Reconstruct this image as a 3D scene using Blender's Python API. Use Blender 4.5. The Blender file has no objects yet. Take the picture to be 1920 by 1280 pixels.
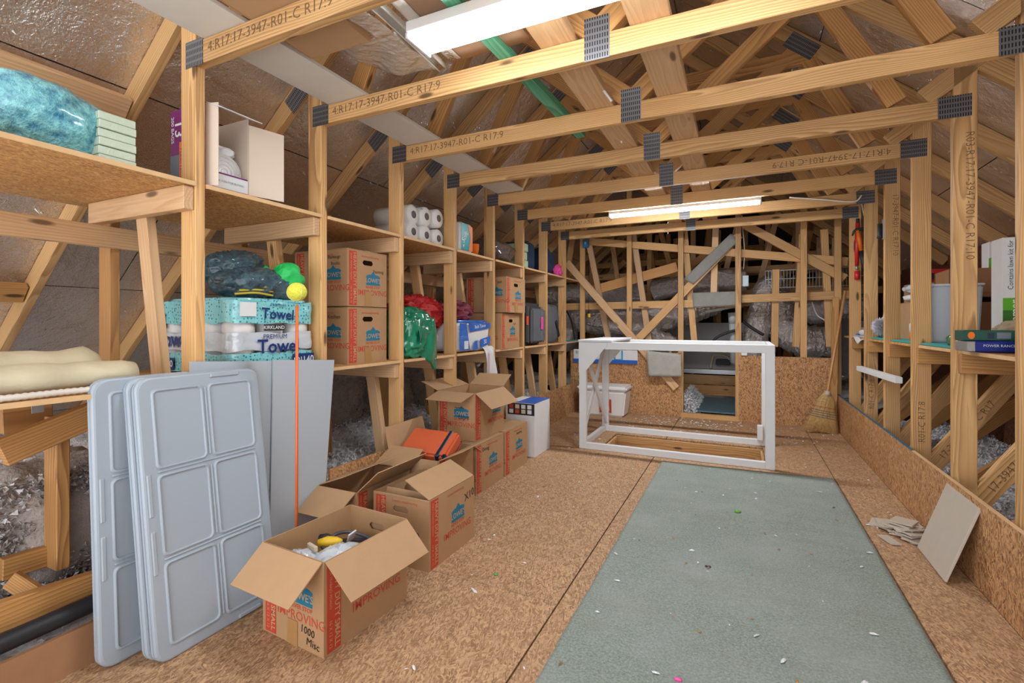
import bpy, bmesh, math, random
from mathutils import Vector, Matrix, noise as mnoise

random.seed(7)
SC = bpy.context.scene
COL = SC.collection

# ------------------------------------------------------------------ camera
FPX, YAW, CAMZ = 907.0, math.radians(25.4), 1.10
cam_d = bpy.data.cameras.new('camera')
cam_d.sensor_width = 36.0
cam_d.lens = FPX / 1920 * 36.0
cam_d.shift_y = -35.0 / 1920
cam_d.clip_start = 0.02
cam = bpy.data.objects.new('camera', cam_d)
cam.location = (0, 0, CAMZ)
cam.rotation_euler = (math.pi / 2, 0, YAW)
COL.objects.link(cam)
SC.camera = cam

# ------------------------------------------------------------------ world and exposure
w = bpy.data.worlds.new('world')
SC.world = w
w.use_nodes = True
w.node_tree.nodes['Background'].inputs[0].default_value = (0.97, 0.98, 1.0, 1)
w.node_tree.nodes['Background'].inputs[1].default_value = 3.5
SC.view_settings.view_transform = 'Standard'
SC.view_settings.look = 'None'
SC.view_settings.gamma = 1.0
SC.view_settings.use_curve_mapping = False
SC.view_settings.exposure = 0.02
LAMP_E = 46.0
LAMP_FAR = 130.0

# ------------------------------------------------------------------ helpers
def ray(u, v):
    t = (u - 960) / FPX
    s, c = math.sin(YAW), math.cos(YAW)
    return Vector((-s + c * t, c + s * t, (605 - v) / FPX))

def P(u, v, x=None, y=None, z=None):
    """world point of a measured photo position at a known world coordinate"""
    d = ray(u, v)
    k = x / d.x if x is not None else y / d.y if y is not None else (z - CAMZ) / d.z
    return Vector((d.x * k, d.y * k, CAMZ + d.z * k))

def mw(o):
    return (mw(o.parent) @ o.matrix_basis) if o.parent else o.matrix_basis.copy()

def link(name, data, parent=None, M=None, local=False):
    o = bpy.data.objects.new(name, data)
    COL.objects.link(o)
    M = M if M is not None else Matrix.Identity(4)
    if parent is not None:
        o.parent = parent
        o.matrix_basis = M if local else mw(parent).inverted() @ M
    else:
        o.matrix_basis = M
    return o

def tag(o, label, cat, group=None, kind=None):
    o['label'] = label
    o['category'] = cat
    if group: o['group'] = group
    if kind: o['kind'] = kind
    return o

def thing(name, label, cat, loc=(0, 0, 0), rz=0.0, group=None):
    o = link(name, None, None, Matrix.Translation(loc) @ Matrix.Rotation(rz, 4, 'Z'))
    o.empty_display_size = 0.05
    return tag(o, label, cat, group)

def struct(name, data, M=None, label=None):
    o = link(name, data, None, M)
    o['kind'] = 'structure'
    if label: o['label'] = label
    return o

def mesh_from(verts, faces, name='mesh', mats=(), smooth=False, idx=None):
    m = bpy.data.meshes.new(name)
    m.from_pydata([tuple(v) for v in verts], [], faces)
    for k in mats: m.materials.append(k)
    if idx: m.polygons.foreach_set('material_index', idx)
    if smooth: m.polygons.foreach_set('use_smooth', [True] * len(m.polygons))
    m.update()
    return m

def bm_mesh(bm, name='mesh', mats=(), smooth=False):
    m = bpy.data.meshes.new(name)
    bmesh.ops.recalc_face_normals(bm, faces=bm.faces)
    bm.to_mesh(m); bm.free()
    for k in mats: m.materials.append(k)
    if smooth: m.polygons.foreach_set('use_smooth', [True] * len(m.polygons))
    return m

_boxes = {}
def box_mesh(sx, sy, sz, mat, bev=0.0):
    key = (round(sx, 4), round(sy, 4), round(sz, 4), mat.name, round(bev, 4))
    if key in _boxes: return _boxes[key]
    bm = bmesh.new()
    bmesh.ops.create_cube(bm, size=1.0)
    for v in bm.verts: v.co = Vector((v.co.x * sx, v.co.y * sy, v.co.z * sz))
    if bev > 0:
        bmesh.ops.bevel(bm, geom=bm.edges[:], offset=bev, segments=2 if bev > .006 else 1, affect='EDGES')
    m = bm_mesh(bm, 'block', [mat])
    _boxes[key] = m
    return m

def box(name, a, b, mat, parent=None, bev=0.0):
    """axis-aligned box between two world corners"""
    a, b = Vector(a), Vector(b)
    d = b - a
    return link(name, box_mesh(abs(d.x), abs(d.y), abs(d.z), mat, bev), parent, Matrix.Translation((a + b) / 2))

def frame_matrix(o, xa, za):
    xa = Vector(xa).normalized()
    za = Vector(za)
    ya = za.cross(xa).normalized()
    za = xa.cross(ya).normalized()
    M = Matrix((xa, ya, za)).transposed().to_4x4()
    M.translation = o
    return M

def lum(name, p0, p1, w, t, up, mat, parent=None, bev=0.0025):
    """a piece of lumber: length p0-p1, width w along up, thickness t across"""
    p0, p1 = Vector(p0), Vector(p1)
    M = frame_matrix((p0 + p1) / 2, p1 - p0, up)
    return link(name, box_mesh((p1 - p0).length, t, w, mat, bev), parent, M)

def sheet(name, o, xd, yd, w, h, th, mat, parent=None, bev=0.0):
    """a board whose local XY plane is its face; o = corner, xd and yd directions"""
    xd, yd = Vector(xd).normalized(), Vector(yd).normalized()
    zd = xd.cross(yd)
    M = Matrix((xd, yd, zd)).transposed().to_4x4()
    M.translation = Vector(o) + xd * w / 2 + yd * h / 2 - zd * th / 2
    return link(name, box_mesh(w, h, th, mat, bev), parent, M)

def tube_mesh(pts, rad, mat, seg=10, smooth=True, cap=True):
    pts = [Vector(p) for p in pts]
    n = len(pts)
    rads = rad if isinstance(rad, (list, tuple)) else [rad] * n
    V, Fc = [], []
    prev = None
    for i, p in enumerate(pts):
        t = (pts[min(i + 1, n - 1)] - pts[max(i - 1, 0)]).normalized()
        if prev is None:
            a = t.orthogonal().normalized()
        else:
            a = (prev - t * prev.dot(t)).normalized()
        prev = a
        b = t.cross(a)
        for k in range(seg):
            q = 2 * math.pi * k / seg
            V.append(p + (a * math.cos(q) + b * math.sin(q)) * rads[i])
    for i in range(n - 1):
        for k in range(seg):
            k2 = (k + 1) % seg
            Fc.append((i * seg + k, i * seg + k2, (i + 1) * seg + k2, (i + 1) * seg + k))
    if cap:
        Fc.append(tuple(range(seg))[::-1])
        Fc.append(tuple((n - 1) * seg + k for k in range(seg)))
    return mesh_from(V, Fc, 'tube', [mat], smooth)

def tube(name, pts, rad, mat, parent=None, seg=10):
    return link(name, tube_mesh(pts, rad, mat, seg), parent)

def spline(pts, n=8):
    """Catmull-Rom through points"""
    pts = [Vector(p) for p in pts]
    q = [pts[0] * 2 - pts[1]] + pts + [pts[-1] * 2 - pts[-2]]
    out = []
    for i in range(1, len(q) - 2):
        for k in range(n):
            t = k / n
            a, b, c, d = q[i - 1], q[i], q[i + 1], q[i + 2]
            out.append(0.5 * ((2 * b) + (c - a) * t + (2 * a - 5 * b + 4 * c - d) * t * t + (3 * b - a - 3 * c + d) * t ** 3))
    out.append(pts[-1])
    return out

def lathe_mesh(prof, mat, seg=24, smooth=True):
    V, Fc = [], []
    n = len(prof)
    for r, z in prof:
        for k in range(seg):
            q = 2 * math.pi * k / seg
            V.append((r * math.cos(q), r * math.sin(q), z))
    for i in range(n - 1):
        for k in range(seg):
            k2 = (k + 1) % seg
            Fc.append((i * seg + k, i * seg + k2, (i + 1) * seg + k2, (i + 1) * seg + k))
    Fc.append(tuple(range(seg))[::-1])
    Fc.append(tuple((n - 1) * seg + k for k in range(seg)))
    return mesh_from(V, Fc, 'lathe', [mat], smooth)

def soft_mesh(sx, sy, sz, mat, power=3.0, amp=0.02, scale=6.0, seed=0, flat=True, seg=(40, 24), ridge=False):
    """a soft wrinkled body; full size sx sy sz, resting on local z = 0"""
    V, Fc = [], []
    nu, nv = seg
    off = Vector((seed * 3.7, seed * 1.9, seed * 5.3))
    def sg(a, e): return math.copysign(abs(a) ** e, a)
    e = 2.0 / power
    for j in range(nv + 1):
        ph = -math.pi / 2 + math.pi * j / nv
        for i in range(nu):
            th = 2 * math.pi * i / nu
            p = Vector((sg(math.cos(ph), e) * sg(math.cos(th), e), sg(math.cos(ph), e) * sg(math.sin(th), e), sg(math.sin(ph), e)))
            q = Vector((p.x * sx / 2, p.y * sy / 2, p.z * sz / 2))
            nn = mnoise.fractal(q * scale + off, 0.8, 2.2, 4)
            if ridge: nn = (0.5 - abs(nn)) * 1.4
            d = q.normalized()
            q += d * nn * amp
            q.z += sz / 2
            if flat and q.z < 0.004: q.z = 0.0
            V.append(q)
    for j in range(nv):
        for i in range(nu):
            i2 = (i + 1) % nu
            Fc.append((j * nu + i, j * nu + i2, (j + 1) * nu + i2, (j + 1) * nu + i))
    return mesh_from(V, Fc, 'soft', [mat], True)

def soft(name, mat, loc, size, parent=None, rot=(0, 0, 0), **kw):
    from mathutils import Euler
    M = Matrix.Translation(loc) @ Euler(rot).to_matrix().to_4x4()
    return link(name, soft_mesh(size[0], size[1], size[2], mat, **kw), parent, M)

def sheet_grid(fn, nu, nv, mat, th=0.004, name='cloth'):
    """a thick sheet from fn(s,t) -> point, s,t in 0..1"""
    V, Fc = [], []
    pts = [[Vector(fn(i / nu, j / nv)) for i in range(nu + 1)] for j in range(nv + 1)]
    for side in (0, 1):
        for j in range(nv + 1):
            for i in range(nu + 1):
                a = pts[j][min(i + 1, nu)] - pts[j][max(i - 1, 0)]
                b = pts[min(j + 1, nv)][i] - pts[max(j - 1, 0)][i]
                n = a.cross(b)
                n = n.normalized() if n.length > 1e-9 else Vector((0, 0, 1))
                V.append(pts[j][i] + n * (th / 2 if side == 0 else -th / 2))
    N = (nu + 1) * (nv + 1)
    def ix(i, j, s): return s * N + j * (nu + 1) + i
    for j in range(nv):
        for i in range(nu):
            Fc.append((ix(i, j, 0), ix(i + 1, j, 0), ix(i + 1, j + 1, 0), ix(i, j + 1, 0)))
            Fc.append((ix(i, j, 1), ix(i, j + 1, 1), ix(i + 1, j + 1, 1), ix(i + 1, j, 1)))
    for i in range(nu):
        Fc.append((ix(i, 0, 0), ix(i, 0, 1), ix(i + 1, 0, 1), ix(i + 1, 0, 0)))
        Fc.append((ix(i, nv, 0), ix(i + 1, nv, 0), ix(i + 1, nv, 1), ix(i, nv, 1)))
    for j in range(nv):
        Fc.append((ix(0, j, 0), ix(0, j + 1, 0), ix(0, j + 1, 1), ix(0, j, 1)))
        Fc.append((ix(nu, j, 0), ix(nu, j, 1), ix(nu, j + 1, 1), ix(nu, j + 1, 0)))
    return mesh_from(V, Fc, name, [mat], True)

_fonts = {}
def text(s, parent, M, size, mat, bold=0.0, align='LEFT', name='lettering', local=True):
    """flat lettering as a mesh, in its XY plane"""
    key = (s, round(size, 4), mat.name, bold, align)
    if key not in _fonts:
        c = bpy.data.curves.new('lettering', 'FONT')
        c.body = s; c.size = size; c.offset = bold * size
        c.align_x = align; c.align_y = 'CENTER'
        c.fill_mode = 'FRONT'; c.resolution_u = 2
        o = bpy.data.objects.new('lettering_source', c)
        COL.objects.link(o)
        me = bpy.data.meshes.new_from_object(o.evaluated_get(bpy.context.evaluated_depsgraph_get()))
        bpy.data.objects.remove(o); bpy.data.curves.remove(c)
        me.materials.clear(); me.materials.append(mat)
        _fonts[key] = me
    return link(name, _fonts[key], parent, M, local)

def face_M(o, right, up, out=0.0012):
    """matrix of a printed face: local x = right, y = up, z = outward"""
    r, u = Vector(right).normalized(), Vector(up).normalized()
    n = r.cross(u)
    M = Matrix((r, u, n)).transposed().to_4x4()
    M.translation = Vector(o) + n * out
    return M

def T2(x, y, rot=0.0, z=0.0):
    return Matrix.Translation((x, y, z)) @ Matrix.Rotation(rot, 4, 'Z')

def flat_poly(pts, mat, th=0.0006):
    """thin printed patch in XY"""
    n = len(pts)
    V = [(x, y, 0) for x, y in pts] + [(x, y, th) for x, y in pts]
    Fc = [tuple(range(n))[::-1], tuple(range(n, 2 * n))] + [(i, (i + 1) % n, n + (i + 1) % n, n + i) for i in range(n)]
    return mesh_from(V, Fc, 'patch', [mat])

def rect(x0, y0, x1, y1): return [(x0, y0), (x1, y0), (x1, y1), (x0, y1)]

# ------------------------------------------------------------------ materials
def new_mat(name):
    m = bpy.data.materials.new(name)
    m.use_nodes = True
    nt = m.node_tree
    b = nt.nodes['Principled BSDF']
    return m, nt, b

class N:
    """tiny node helper"""
    def __init__(s, nt): s.nt = nt
    def add(s, typ, **kw):
        n = s.nt.nodes.new(typ)
        for k, v in kw.items():
            if k.startswith('i_'):
                n.inputs[k[2:].replace('_', ' ')].default_value = v
            else: setattr(n, k, v)
        return n
    def link(s, a, b): s.nt.links.new(a, b)
    def math(s, op, a, b=None):
        n = s.add('ShaderNodeMath', operation=op)
        for i, v in enumerate((a, b)):
            if v is None: continue
            if isinstance(v, (int, float)): n.inputs[i].default_value = v
            else: s.link(v, n.inputs[i])
        return n.outputs[0]
    def vmath(s, op, a, b):
        n = s.add('ShaderNodeVectorMath', operation=op)
        for i, v in enumerate((a, b)):
            if isinstance(v, (tuple, list)): n.inputs[i].default_value = v
            else: s.link(v, n.inputs[i])
        return n.outputs[0]
    def noise(s, vec, scale, detail=3, rough=0.55, out=0):
        n = s.add('ShaderNodeTexNoise')
        n.inputs['Scale'].default_value = scale
        n.inputs['Detail'].default_value = detail
        n.inputs['Roughness'].default_value = rough
        s.link(vec, n.inputs['Vector'])
        return n.outputs[out]
    def ramp(s, fac, stops):
        n = s.add('ShaderNodeValToRGB')
        cr = n.color_ramp
        while len(cr.elements) < len(stops): cr.elements.new(0.5)
        for e, (p, c) in zip(cr.elements, stops):
            e.position = p
            e.color = (c[0], c[1], c[2], 1) if not isinstance(c, (int, float)) else (c, c, c, 1)
        s.link(fac, n.inputs[0])
        return n.outputs[0]
    def mix(s, fac, a, b, blend='MIX'):
        n = s.add('ShaderNodeMix', data_type='RGBA', blend_type=blend)
        for i, v in ((0, fac), (6, a), (7, b)):
            if isinstance(v, (int, float)): n.inputs[i].default_value = v
            elif isinstance(v, tuple): n.inputs[i].default_value = (v[0], v[1], v[2], 1)
            else: s.link(v, n.inputs[i])
        return n.outputs[2]
    def bump(s, h, strength, dist, normal=None):
        n = s.add('ShaderNodeBump')
        n.inputs['Strength'].default_value = strength
        n.inputs['Distance'].default_value = dist
        s.link(h, n.inputs['Height'])
        return n.outputs[0]

def plain(name, col, rough=0.6, metal=0.0, bump=0.0, bscale=80, var=0.0, coat=0.0, spec=None):
    m, nt, b = new_mat(name)
    k = N(nt)
    b.inputs['Roughness'].default_value = rough
    b.inputs['Metallic'].default_value = metal
    if spec is not None: b.inputs['Specular IOR Level'].default_value = spec
    if coat: b.inputs['Coat Weight'].default_value = coat
    tc = k.add('ShaderNodeTexCoord').outputs['Object']
    if var > 0:
        n = k.noise(tc, 14, 4)
        c = k.mix(n, tuple(max(0, x * (1 - var)) for x in col), tuple(min(1, x * (1 + var)) for x in col))
        k.link(c, b.inputs['Base Color'])
    else:
        b.inputs['Base Color'].default_value = (*col, 1)
    if bump > 0:
        k.link(k.bump(k.noise(tc, bscale, 4), bump, 0.01), b.inputs['Normal'])
    return m

def wood_mat(name, light, mid, dark, rough=0.62, ring=34.0, knots=True):
    m, nt, b = new_mat(name)
    k = N(nt)
    tc = k.add('ShaderNodeTexCoord').outputs['Object']
    rnd = k.add('ShaderNodeObjectInfo').outputs['Random']
    comb = k.add('ShaderNodeCombineXYZ')
    k.link(k.math('MULTIPLY', rnd, 53.0), comb.inputs[0])
    k.link(k.math('MULTIPLY', k.math('SUBTRACT', k.math('FRACT', k.math('MULTIPLY', rnd, 37.3)), 0.5), 0.22), comb.inputs[1])
    k.link(k.math('MULTIPLY', k.math('SUBTRACT', k.math('FRACT', k.math('MULTIPLY', rnd, 71.7)), 0.5), 0.30), comb.inputs[2])
    v = k.vmath('ADD', tc, comb.outputs[0])
    slow = k.noise(k.vmath('MULTIPLY', v, (0.9, 6, 6)), 1.0, 2, out=1)
    vr = k.vmath('ADD', k.vmath('MULTIPLY', v, (0.045, 1, 1)), k.vmath('MULTIPLY', k.vmath('SUBTRACT', slow, (0.5, 0.5, 0.5)), (0.0, 0.085, 0.085)))
    wv = k.add('ShaderNodeTexWave', wave_type='RINGS', rings_direction='X', wave_profile='SAW')
    wv.inputs['Scale'].default_value = ring
    wv.inputs['Distortion'].default_value = 1.2
    wv.inputs['Detail'].default_value = 2
    wv.inputs['Detail Scale'].default_value = 1.5
    k.link(vr, wv.inputs['Vector'])
    c = k.ramp(wv.outputs['Fac'], [(0.0, light), (0.45, mid), (0.85, dark), (1.0, light)])
    fib = k.noise(k.vmath('MULTIPLY', v, (4, 150, 150)), 1.0, 3)
    c = k.mix(k.ramp(fib, [(0.35, 0.0), (0.7, 0.45)]), c, tuple(x * 0.62 for x in mid))
    big = k.noise(k.vmath('MULTIPLY', v, (1.3, 4, 4)), 1.0, 3)
    c = k.mix(k.ramp(big, [(0.3, 0.0), (0.75, 0.55)]), c, tuple(min(1, x * 1.12) for x in light))
    if knots:
        vo = k.add('ShaderNodeTexVoronoi')
        vo.inputs['Scale'].default_value = 1.0
        vo.inputs['Randomness'].default_value = 1.0
        k.link(k.vmath('MULTIPLY', v, (2.6, 9, 9)), vo.inputs['Vector'])
        kn = k.ramp(vo.outputs['Distance'], [(0.0, 1.0), (0.075, 0.9), (0.13, 0.0)])
        c = k.mix(kn, c, tuple(x * 0.30 for x in dark))
    hsv = k.add('ShaderNodeHueSaturation')
    k.link(c, hsv.inputs['Color'])
    k.link(k.math('ADD', k.math('MULTIPLY', k.math('FRACT', k.math('MULTIPLY', rnd, 17.9)), 0.30), 0.84), hsv.inputs['Value'])
    k.link(hsv.outputs[0], b.inputs['Base Color'])
    b.inputs['Roughness'].default_value = rough
    k.link(k.bump(wv.outputs['Fac'], 0.12, 0.003), b.inputs['Normal'])
    return m

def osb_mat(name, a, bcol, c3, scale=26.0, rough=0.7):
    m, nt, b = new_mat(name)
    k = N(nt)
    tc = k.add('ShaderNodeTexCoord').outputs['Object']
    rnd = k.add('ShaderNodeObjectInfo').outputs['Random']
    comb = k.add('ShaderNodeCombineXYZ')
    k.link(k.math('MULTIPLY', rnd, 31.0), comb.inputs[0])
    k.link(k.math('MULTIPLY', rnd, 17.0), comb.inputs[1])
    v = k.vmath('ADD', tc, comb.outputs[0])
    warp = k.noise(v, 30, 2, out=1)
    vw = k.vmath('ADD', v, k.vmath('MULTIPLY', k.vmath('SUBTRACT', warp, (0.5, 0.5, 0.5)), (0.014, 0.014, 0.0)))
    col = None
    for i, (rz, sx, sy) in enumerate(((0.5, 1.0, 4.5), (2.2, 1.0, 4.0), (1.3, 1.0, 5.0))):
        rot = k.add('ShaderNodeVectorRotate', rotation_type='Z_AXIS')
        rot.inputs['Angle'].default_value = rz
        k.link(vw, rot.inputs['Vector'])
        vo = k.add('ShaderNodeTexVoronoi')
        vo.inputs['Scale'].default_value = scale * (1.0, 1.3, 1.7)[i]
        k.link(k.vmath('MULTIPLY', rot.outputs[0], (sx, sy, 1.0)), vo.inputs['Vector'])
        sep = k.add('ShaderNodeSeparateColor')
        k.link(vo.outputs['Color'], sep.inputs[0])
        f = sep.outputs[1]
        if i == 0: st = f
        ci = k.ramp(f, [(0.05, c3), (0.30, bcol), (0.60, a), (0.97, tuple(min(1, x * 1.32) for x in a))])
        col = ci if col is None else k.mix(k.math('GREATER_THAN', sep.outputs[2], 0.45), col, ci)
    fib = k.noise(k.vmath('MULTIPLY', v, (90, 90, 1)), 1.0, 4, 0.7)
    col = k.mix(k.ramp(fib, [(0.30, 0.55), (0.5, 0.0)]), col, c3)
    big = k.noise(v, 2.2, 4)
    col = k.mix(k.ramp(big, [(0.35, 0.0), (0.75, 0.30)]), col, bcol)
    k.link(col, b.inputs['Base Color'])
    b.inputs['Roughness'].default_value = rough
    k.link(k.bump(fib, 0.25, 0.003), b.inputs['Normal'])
    return m

def foil_mat(name, c0, c1, rough=0.26, fine=0.35, crinkle=0.5, cs=9.0, metal=1.0):
    m, nt, b = new_mat(name)
    k = N(nt)
    tc = k.add('ShaderNodeTexCoord').outputs['Object']
    rnd = k.add('ShaderNodeObjectInfo').outputs['Random']
    comb = k.add('ShaderNodeCombineXYZ')
    k.link(k.math('MULTIPLY', rnd, 31.0), comb.inputs[0])
    v = k.vmath('ADD', tc, comb.outputs[0])
    n = k.noise(v, 2.5, 4)
    k.link(k.mix(n, c0, c1), b.inputs['Base Color'])
    b.inputs['Metallic'].default_value = metal
    b.inputs['Roughness'].default_value = rough
    n1 = k.noise(v, cs, 5, 0.6)
    n2 = k.noise(v, 120, 3)
    h = k.math('ADD', k.math('MULTIPLY', n1, crinkle), k.math('MULTIPLY', n2, fine * 0.12))
    k.link(k.bump(h, 0.6, 0.05), b.inputs['Normal'])
    return m

M_pine = wood_mat('pine lumber', (0.68, 0.415, 0.18), (0.55, 0.305, 0.115), (0.31, 0.145, 0.046))
M_pinedk = wood_mat('amber pine lumber', (0.56, 0.295, 0.10), (0.43, 0.205, 0.06), (0.23, 0.095, 0.026))
M_pinelt = wood_mat('pale lumber', (0.70, 0.46, 0.26), (0.63, 0.39, 0.20), (0.52, 0.30, 0.14), ring=26)
M_osb = osb_mat('floor strand board', (0.45, 0.28, 0.155), (0.33, 0.185, 0.092), (0.23, 0.118, 0.056), scale=28)
M_osbw = osb_mat('wall strand board', (0.52, 0.29, 0.13), (0.38, 0.185, 0.072), (0.18, 0.075, 0.025), scale=24)
M_osbs = osb_mat('shelf strand board', (0.56, 0.31, 0.115), (0.45, 0.22, 0.07), (0.29, 0.125, 0.035), scale=40)
M_osbd = osb_mat('dark brown strand board', (0.20, 0.075, 0.03), (0.12, 0.042, 0.017), (0.06, 0.02, 0.009), scale=30)  # much darker brown strand tones, for the side wall
M_ply = plain('shelf edge plywood', (0.66, 0.43, 0.22), 0.7, var=0.2)
M_foil = foil_mat('foil faced sheathing', (0.62, 0.55, 0.50), (0.92, 0.88, 0.84), rough=0.21, fine=1.6, crinkle=1.1, cs=6, metal=0.88)
M_duct = foil_mat('crinkled duct foil', (0.60, 0.55, 0.51), (0.95, 0.92, 0.90), rough=0.25, fine=0.6, crinkle=1.8, cs=20, metal=0.8)
M_foilsh = foil_mat('bright wrap foil', (0.75, 0.75, 0.76), (0.95, 0.95, 0.96), rough=0.25, fine=0.6, crinkle=1.4, cs=16, metal=0.75)
M_gap = plain('dark seam', (0.012, 0.018, 0.022), 0.9)
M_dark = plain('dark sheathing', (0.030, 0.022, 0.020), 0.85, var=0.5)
M_nail = plain('nail steel', (0.62, 0.60, 0.57), 0.4, 0.6)
M_ins = plain('loose white insulation', (0.72, 0.72, 0.74), 0.95, bump=1.0, bscale=60, var=0.22)
M_insd = plain('brown grey insulation', (0.40, 0.36, 0.34), 0.95, bump=1.0, bscale=50, var=0.35)  # darker brown-grey tone than the loose white insulation
M_ink = plain('stamp ink', (0.17, 0.09, 0.04), 0.8)
M_white = plain('white painted wood', (0.66, 0.68, 0.70), 0.45, bump=0.04, bscale=40)
M_plastic = plain('white resin plastic', (0.35, 0.41, 0.475), 0.42, bump=0.03, bscale=300)
M_melam = plain('white melamine', (0.43, 0.48, 0.535), 0.35)
M_melamw = plain('off white melamine', (0.66, 0.63, 0.58), 0.5, var=0.06)
M_card = plain('corrugated cardboard', (0.41, 0.24, 0.118), 0.82, bump=0.05, bscale=30, var=0.10)
M_cardin = plain('cardboard inside', (0.43, 0.262, 0.137), 0.82, bump=0.05, bscale=30, var=0.08)
M_tape = plain('brown tape', (0.40, 0.22, 0.085), 0.28, var=0.1)
M_red = plain('red box print', (0.50, 0.055, 0.025), 0.7)
M_redtx = plain('red lettering print', (0.50, 0.06, 0.03), 0.7)
M_blue = plain('teal blue logo print', (0.010, 0.16, 0.27), 0.7)
M_tan = plain('unprinted tan lettering', (0.50, 0.31, 0.165), 0.8)
M_marker = plain('black marker', (0.012, 0.012, 0.016), 0.6)
M_greytx = plain('grey print', (0.16, 0.18, 0.22), 0.7)
M_black = plain('black rubber', (0.015, 0.016, 0.02), 0.55, bump=0.1, bscale=120)
M_steel = plain('galvanised steel', (0.50, 0.51, 0.53), 0.38, 0.9, bump=0.05, bscale=60)
M_galvd = plain('dark truss plate steel', (0.19, 0.19, 0.20), 0.45, 0.85)

def plate_mat():
    m, nt, b = new_mat('stamped truss plate')
    k = N(nt)
    tc = k.add('ShaderNodeTexCoord').outputs['Object']
    sep = k.add('ShaderNodeSeparateXYZ'); k.link(tc, sep.inputs[0])
    a = k.math('SINE', k.math('MULTIPLY', sep.outputs[0], 2 * math.pi / 0.0095))
    c = k.math('SINE', k.math('MULTIPLY', sep.outputs[1], 2 * math.pi / 0.024))
    f = k.math('MULTIPLY', k.math('GREATER_THAN', a, 0.15), k.math('GREATER_THAN', c, -0.45))
    k.link(k.mix(f, (0.20, 0.20, 0.21), (0.03, 0.03, 0.035)), b.inputs['Base Color'])
    b.inputs['Metallic'].default_value = 0.7
    b.inputs['Roughness'].default_value = 0.42
    return m
M_plate = plate_mat()

def carpet_mat():
    m, nt, b = new_mat('sage green carpet')
    k = N(nt)
    tc = k.add('ShaderNodeTexCoord').outputs['Object']
    f = k.noise(tc, 130, 5, 0.8)
    g = k.noise(tc, 3.0, 4, 0.6)
    st = k.noise(k.vmath('MULTIPLY', tc, (2, 6, 1)), 1.2, 4, 0.6)
    c = k.ramp(f, [(0.30, (0.12, 0.165, 0.135)), (0.5, (0.30, 0.375, 0.325)), (0.70, (0.52, 0.60, 0.54))])
    c = k.mix(k.ramp(g, [(0.42, 0.0), (0.68, 0.50)]), c, (0.44, 0.50, 0.48))
    c = k.mix(k.ramp(st, [(0.52, 0.0), (0.75, 0.30)]), c, (0.25, 0.235, 0.17))
    k.link(c, b.inputs['Base Color'])
    b.inputs['Roughness'].default_value = 1.0
    b.inputs['Specular IOR Level'].default_value = 0.1
    b.inputs['Sheen Weight'].default_value = 0.3
    k.link(k.bump(f, 0.9, 0.012), b.inputs['Normal'])
    return m
M_carpet = carpet_mat()

def emis(name, col, s):
    m, nt, b = new_mat(name)
    b.inputs['Base Color'].default_value = (0.9, 0.9, 0.9, 1)
    b.inputs['Emission Color'].default_value = (*col, 1)
    b.inputs['Emission Strength'].default_value = s
    return m

# ------------------------------------------------------------------ measures of the attic
XL, XR, XC = -1.877, 0.908, -0.485          # inner faces of the two post rows, ridge line
TH, W4 = 0.038, 0.089                       # 2x4 lumber
def TY(k): return 1.145 + 0.61 * (k - 1)    # front face of truss k
YB = 5.95                                   # front face of the back knee wall
BEAM0, BEAM1 = 2.08, 2.169
SL = 0.85
def rafter_z(x): return 2.275 + SL * ((x + 1.98) if x < XC else (2 * XC - x + 1.98))
Z = Vector((0, 0, 1)); X = Vector((1, 0, 0)); Y = Vector((0, 1, 0))

# ------------------------------------------------------------------ floor
HX0, HX1, HY0, HY1 = -1.13, 0.17, 4.20, 4.80         # stair hatch opening
fl = struct('floor', None, label='strand board attic floor with dark seams')
subs = [(-1.99, -0.6, 0.90, HY0), (-1.99, HY0, HX0, HY1), (HX1, HY0, 0.90, HY1), (-1.99, HY1, 0.90, YB + 0.1)]
for a, b_, c, d in subs:
    box('subfloor', (a, b_, -0.03), (c, d, -0.012), M_gap, fl)
g = 0.0034
panels = [(-1.99, -0.6, -0.65, 1.79), (-1.99, 1.79, -0.65, HY0), (-1.99, HY0, HX0, HY1), (-1.99, HY1, -0.65, YB),
          (-0.65, -0.6, 0.592, 0.95), (-0.65, 0.95, 0.592, 3.40), (-0.65, 3.40, 0.592, HY0), (HX1, HY0, 0.592, HY1), (-0.65, HY1, 0.592, YB),
          (0.592, -0.6, 0.884, 2.2), (0.592, 2.2, 0.884, 4.64), (0.592, 4.64, 0.884, YB)]
for a, b_, c, d in panels:
    gx0 = g if abs(a + 0.65) < .01 or abs(a - .592) < .01 else 0.0008
    gx1 = g if abs(c + 0.65) < .01 or abs(c - .592) < .01 else 0.0008
    sheet('floor_panel', (a + gx0, b_ + 0.0014, 0), X, Y, c - a - gx0 - gx1, d - b_ - 0.0028, 0.012, M_osb, fl)
box('ceiling_board_below', (-5.2, -1.0, -0.34), (3.0, 9.6, -0.32), M_insd, fl)

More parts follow.
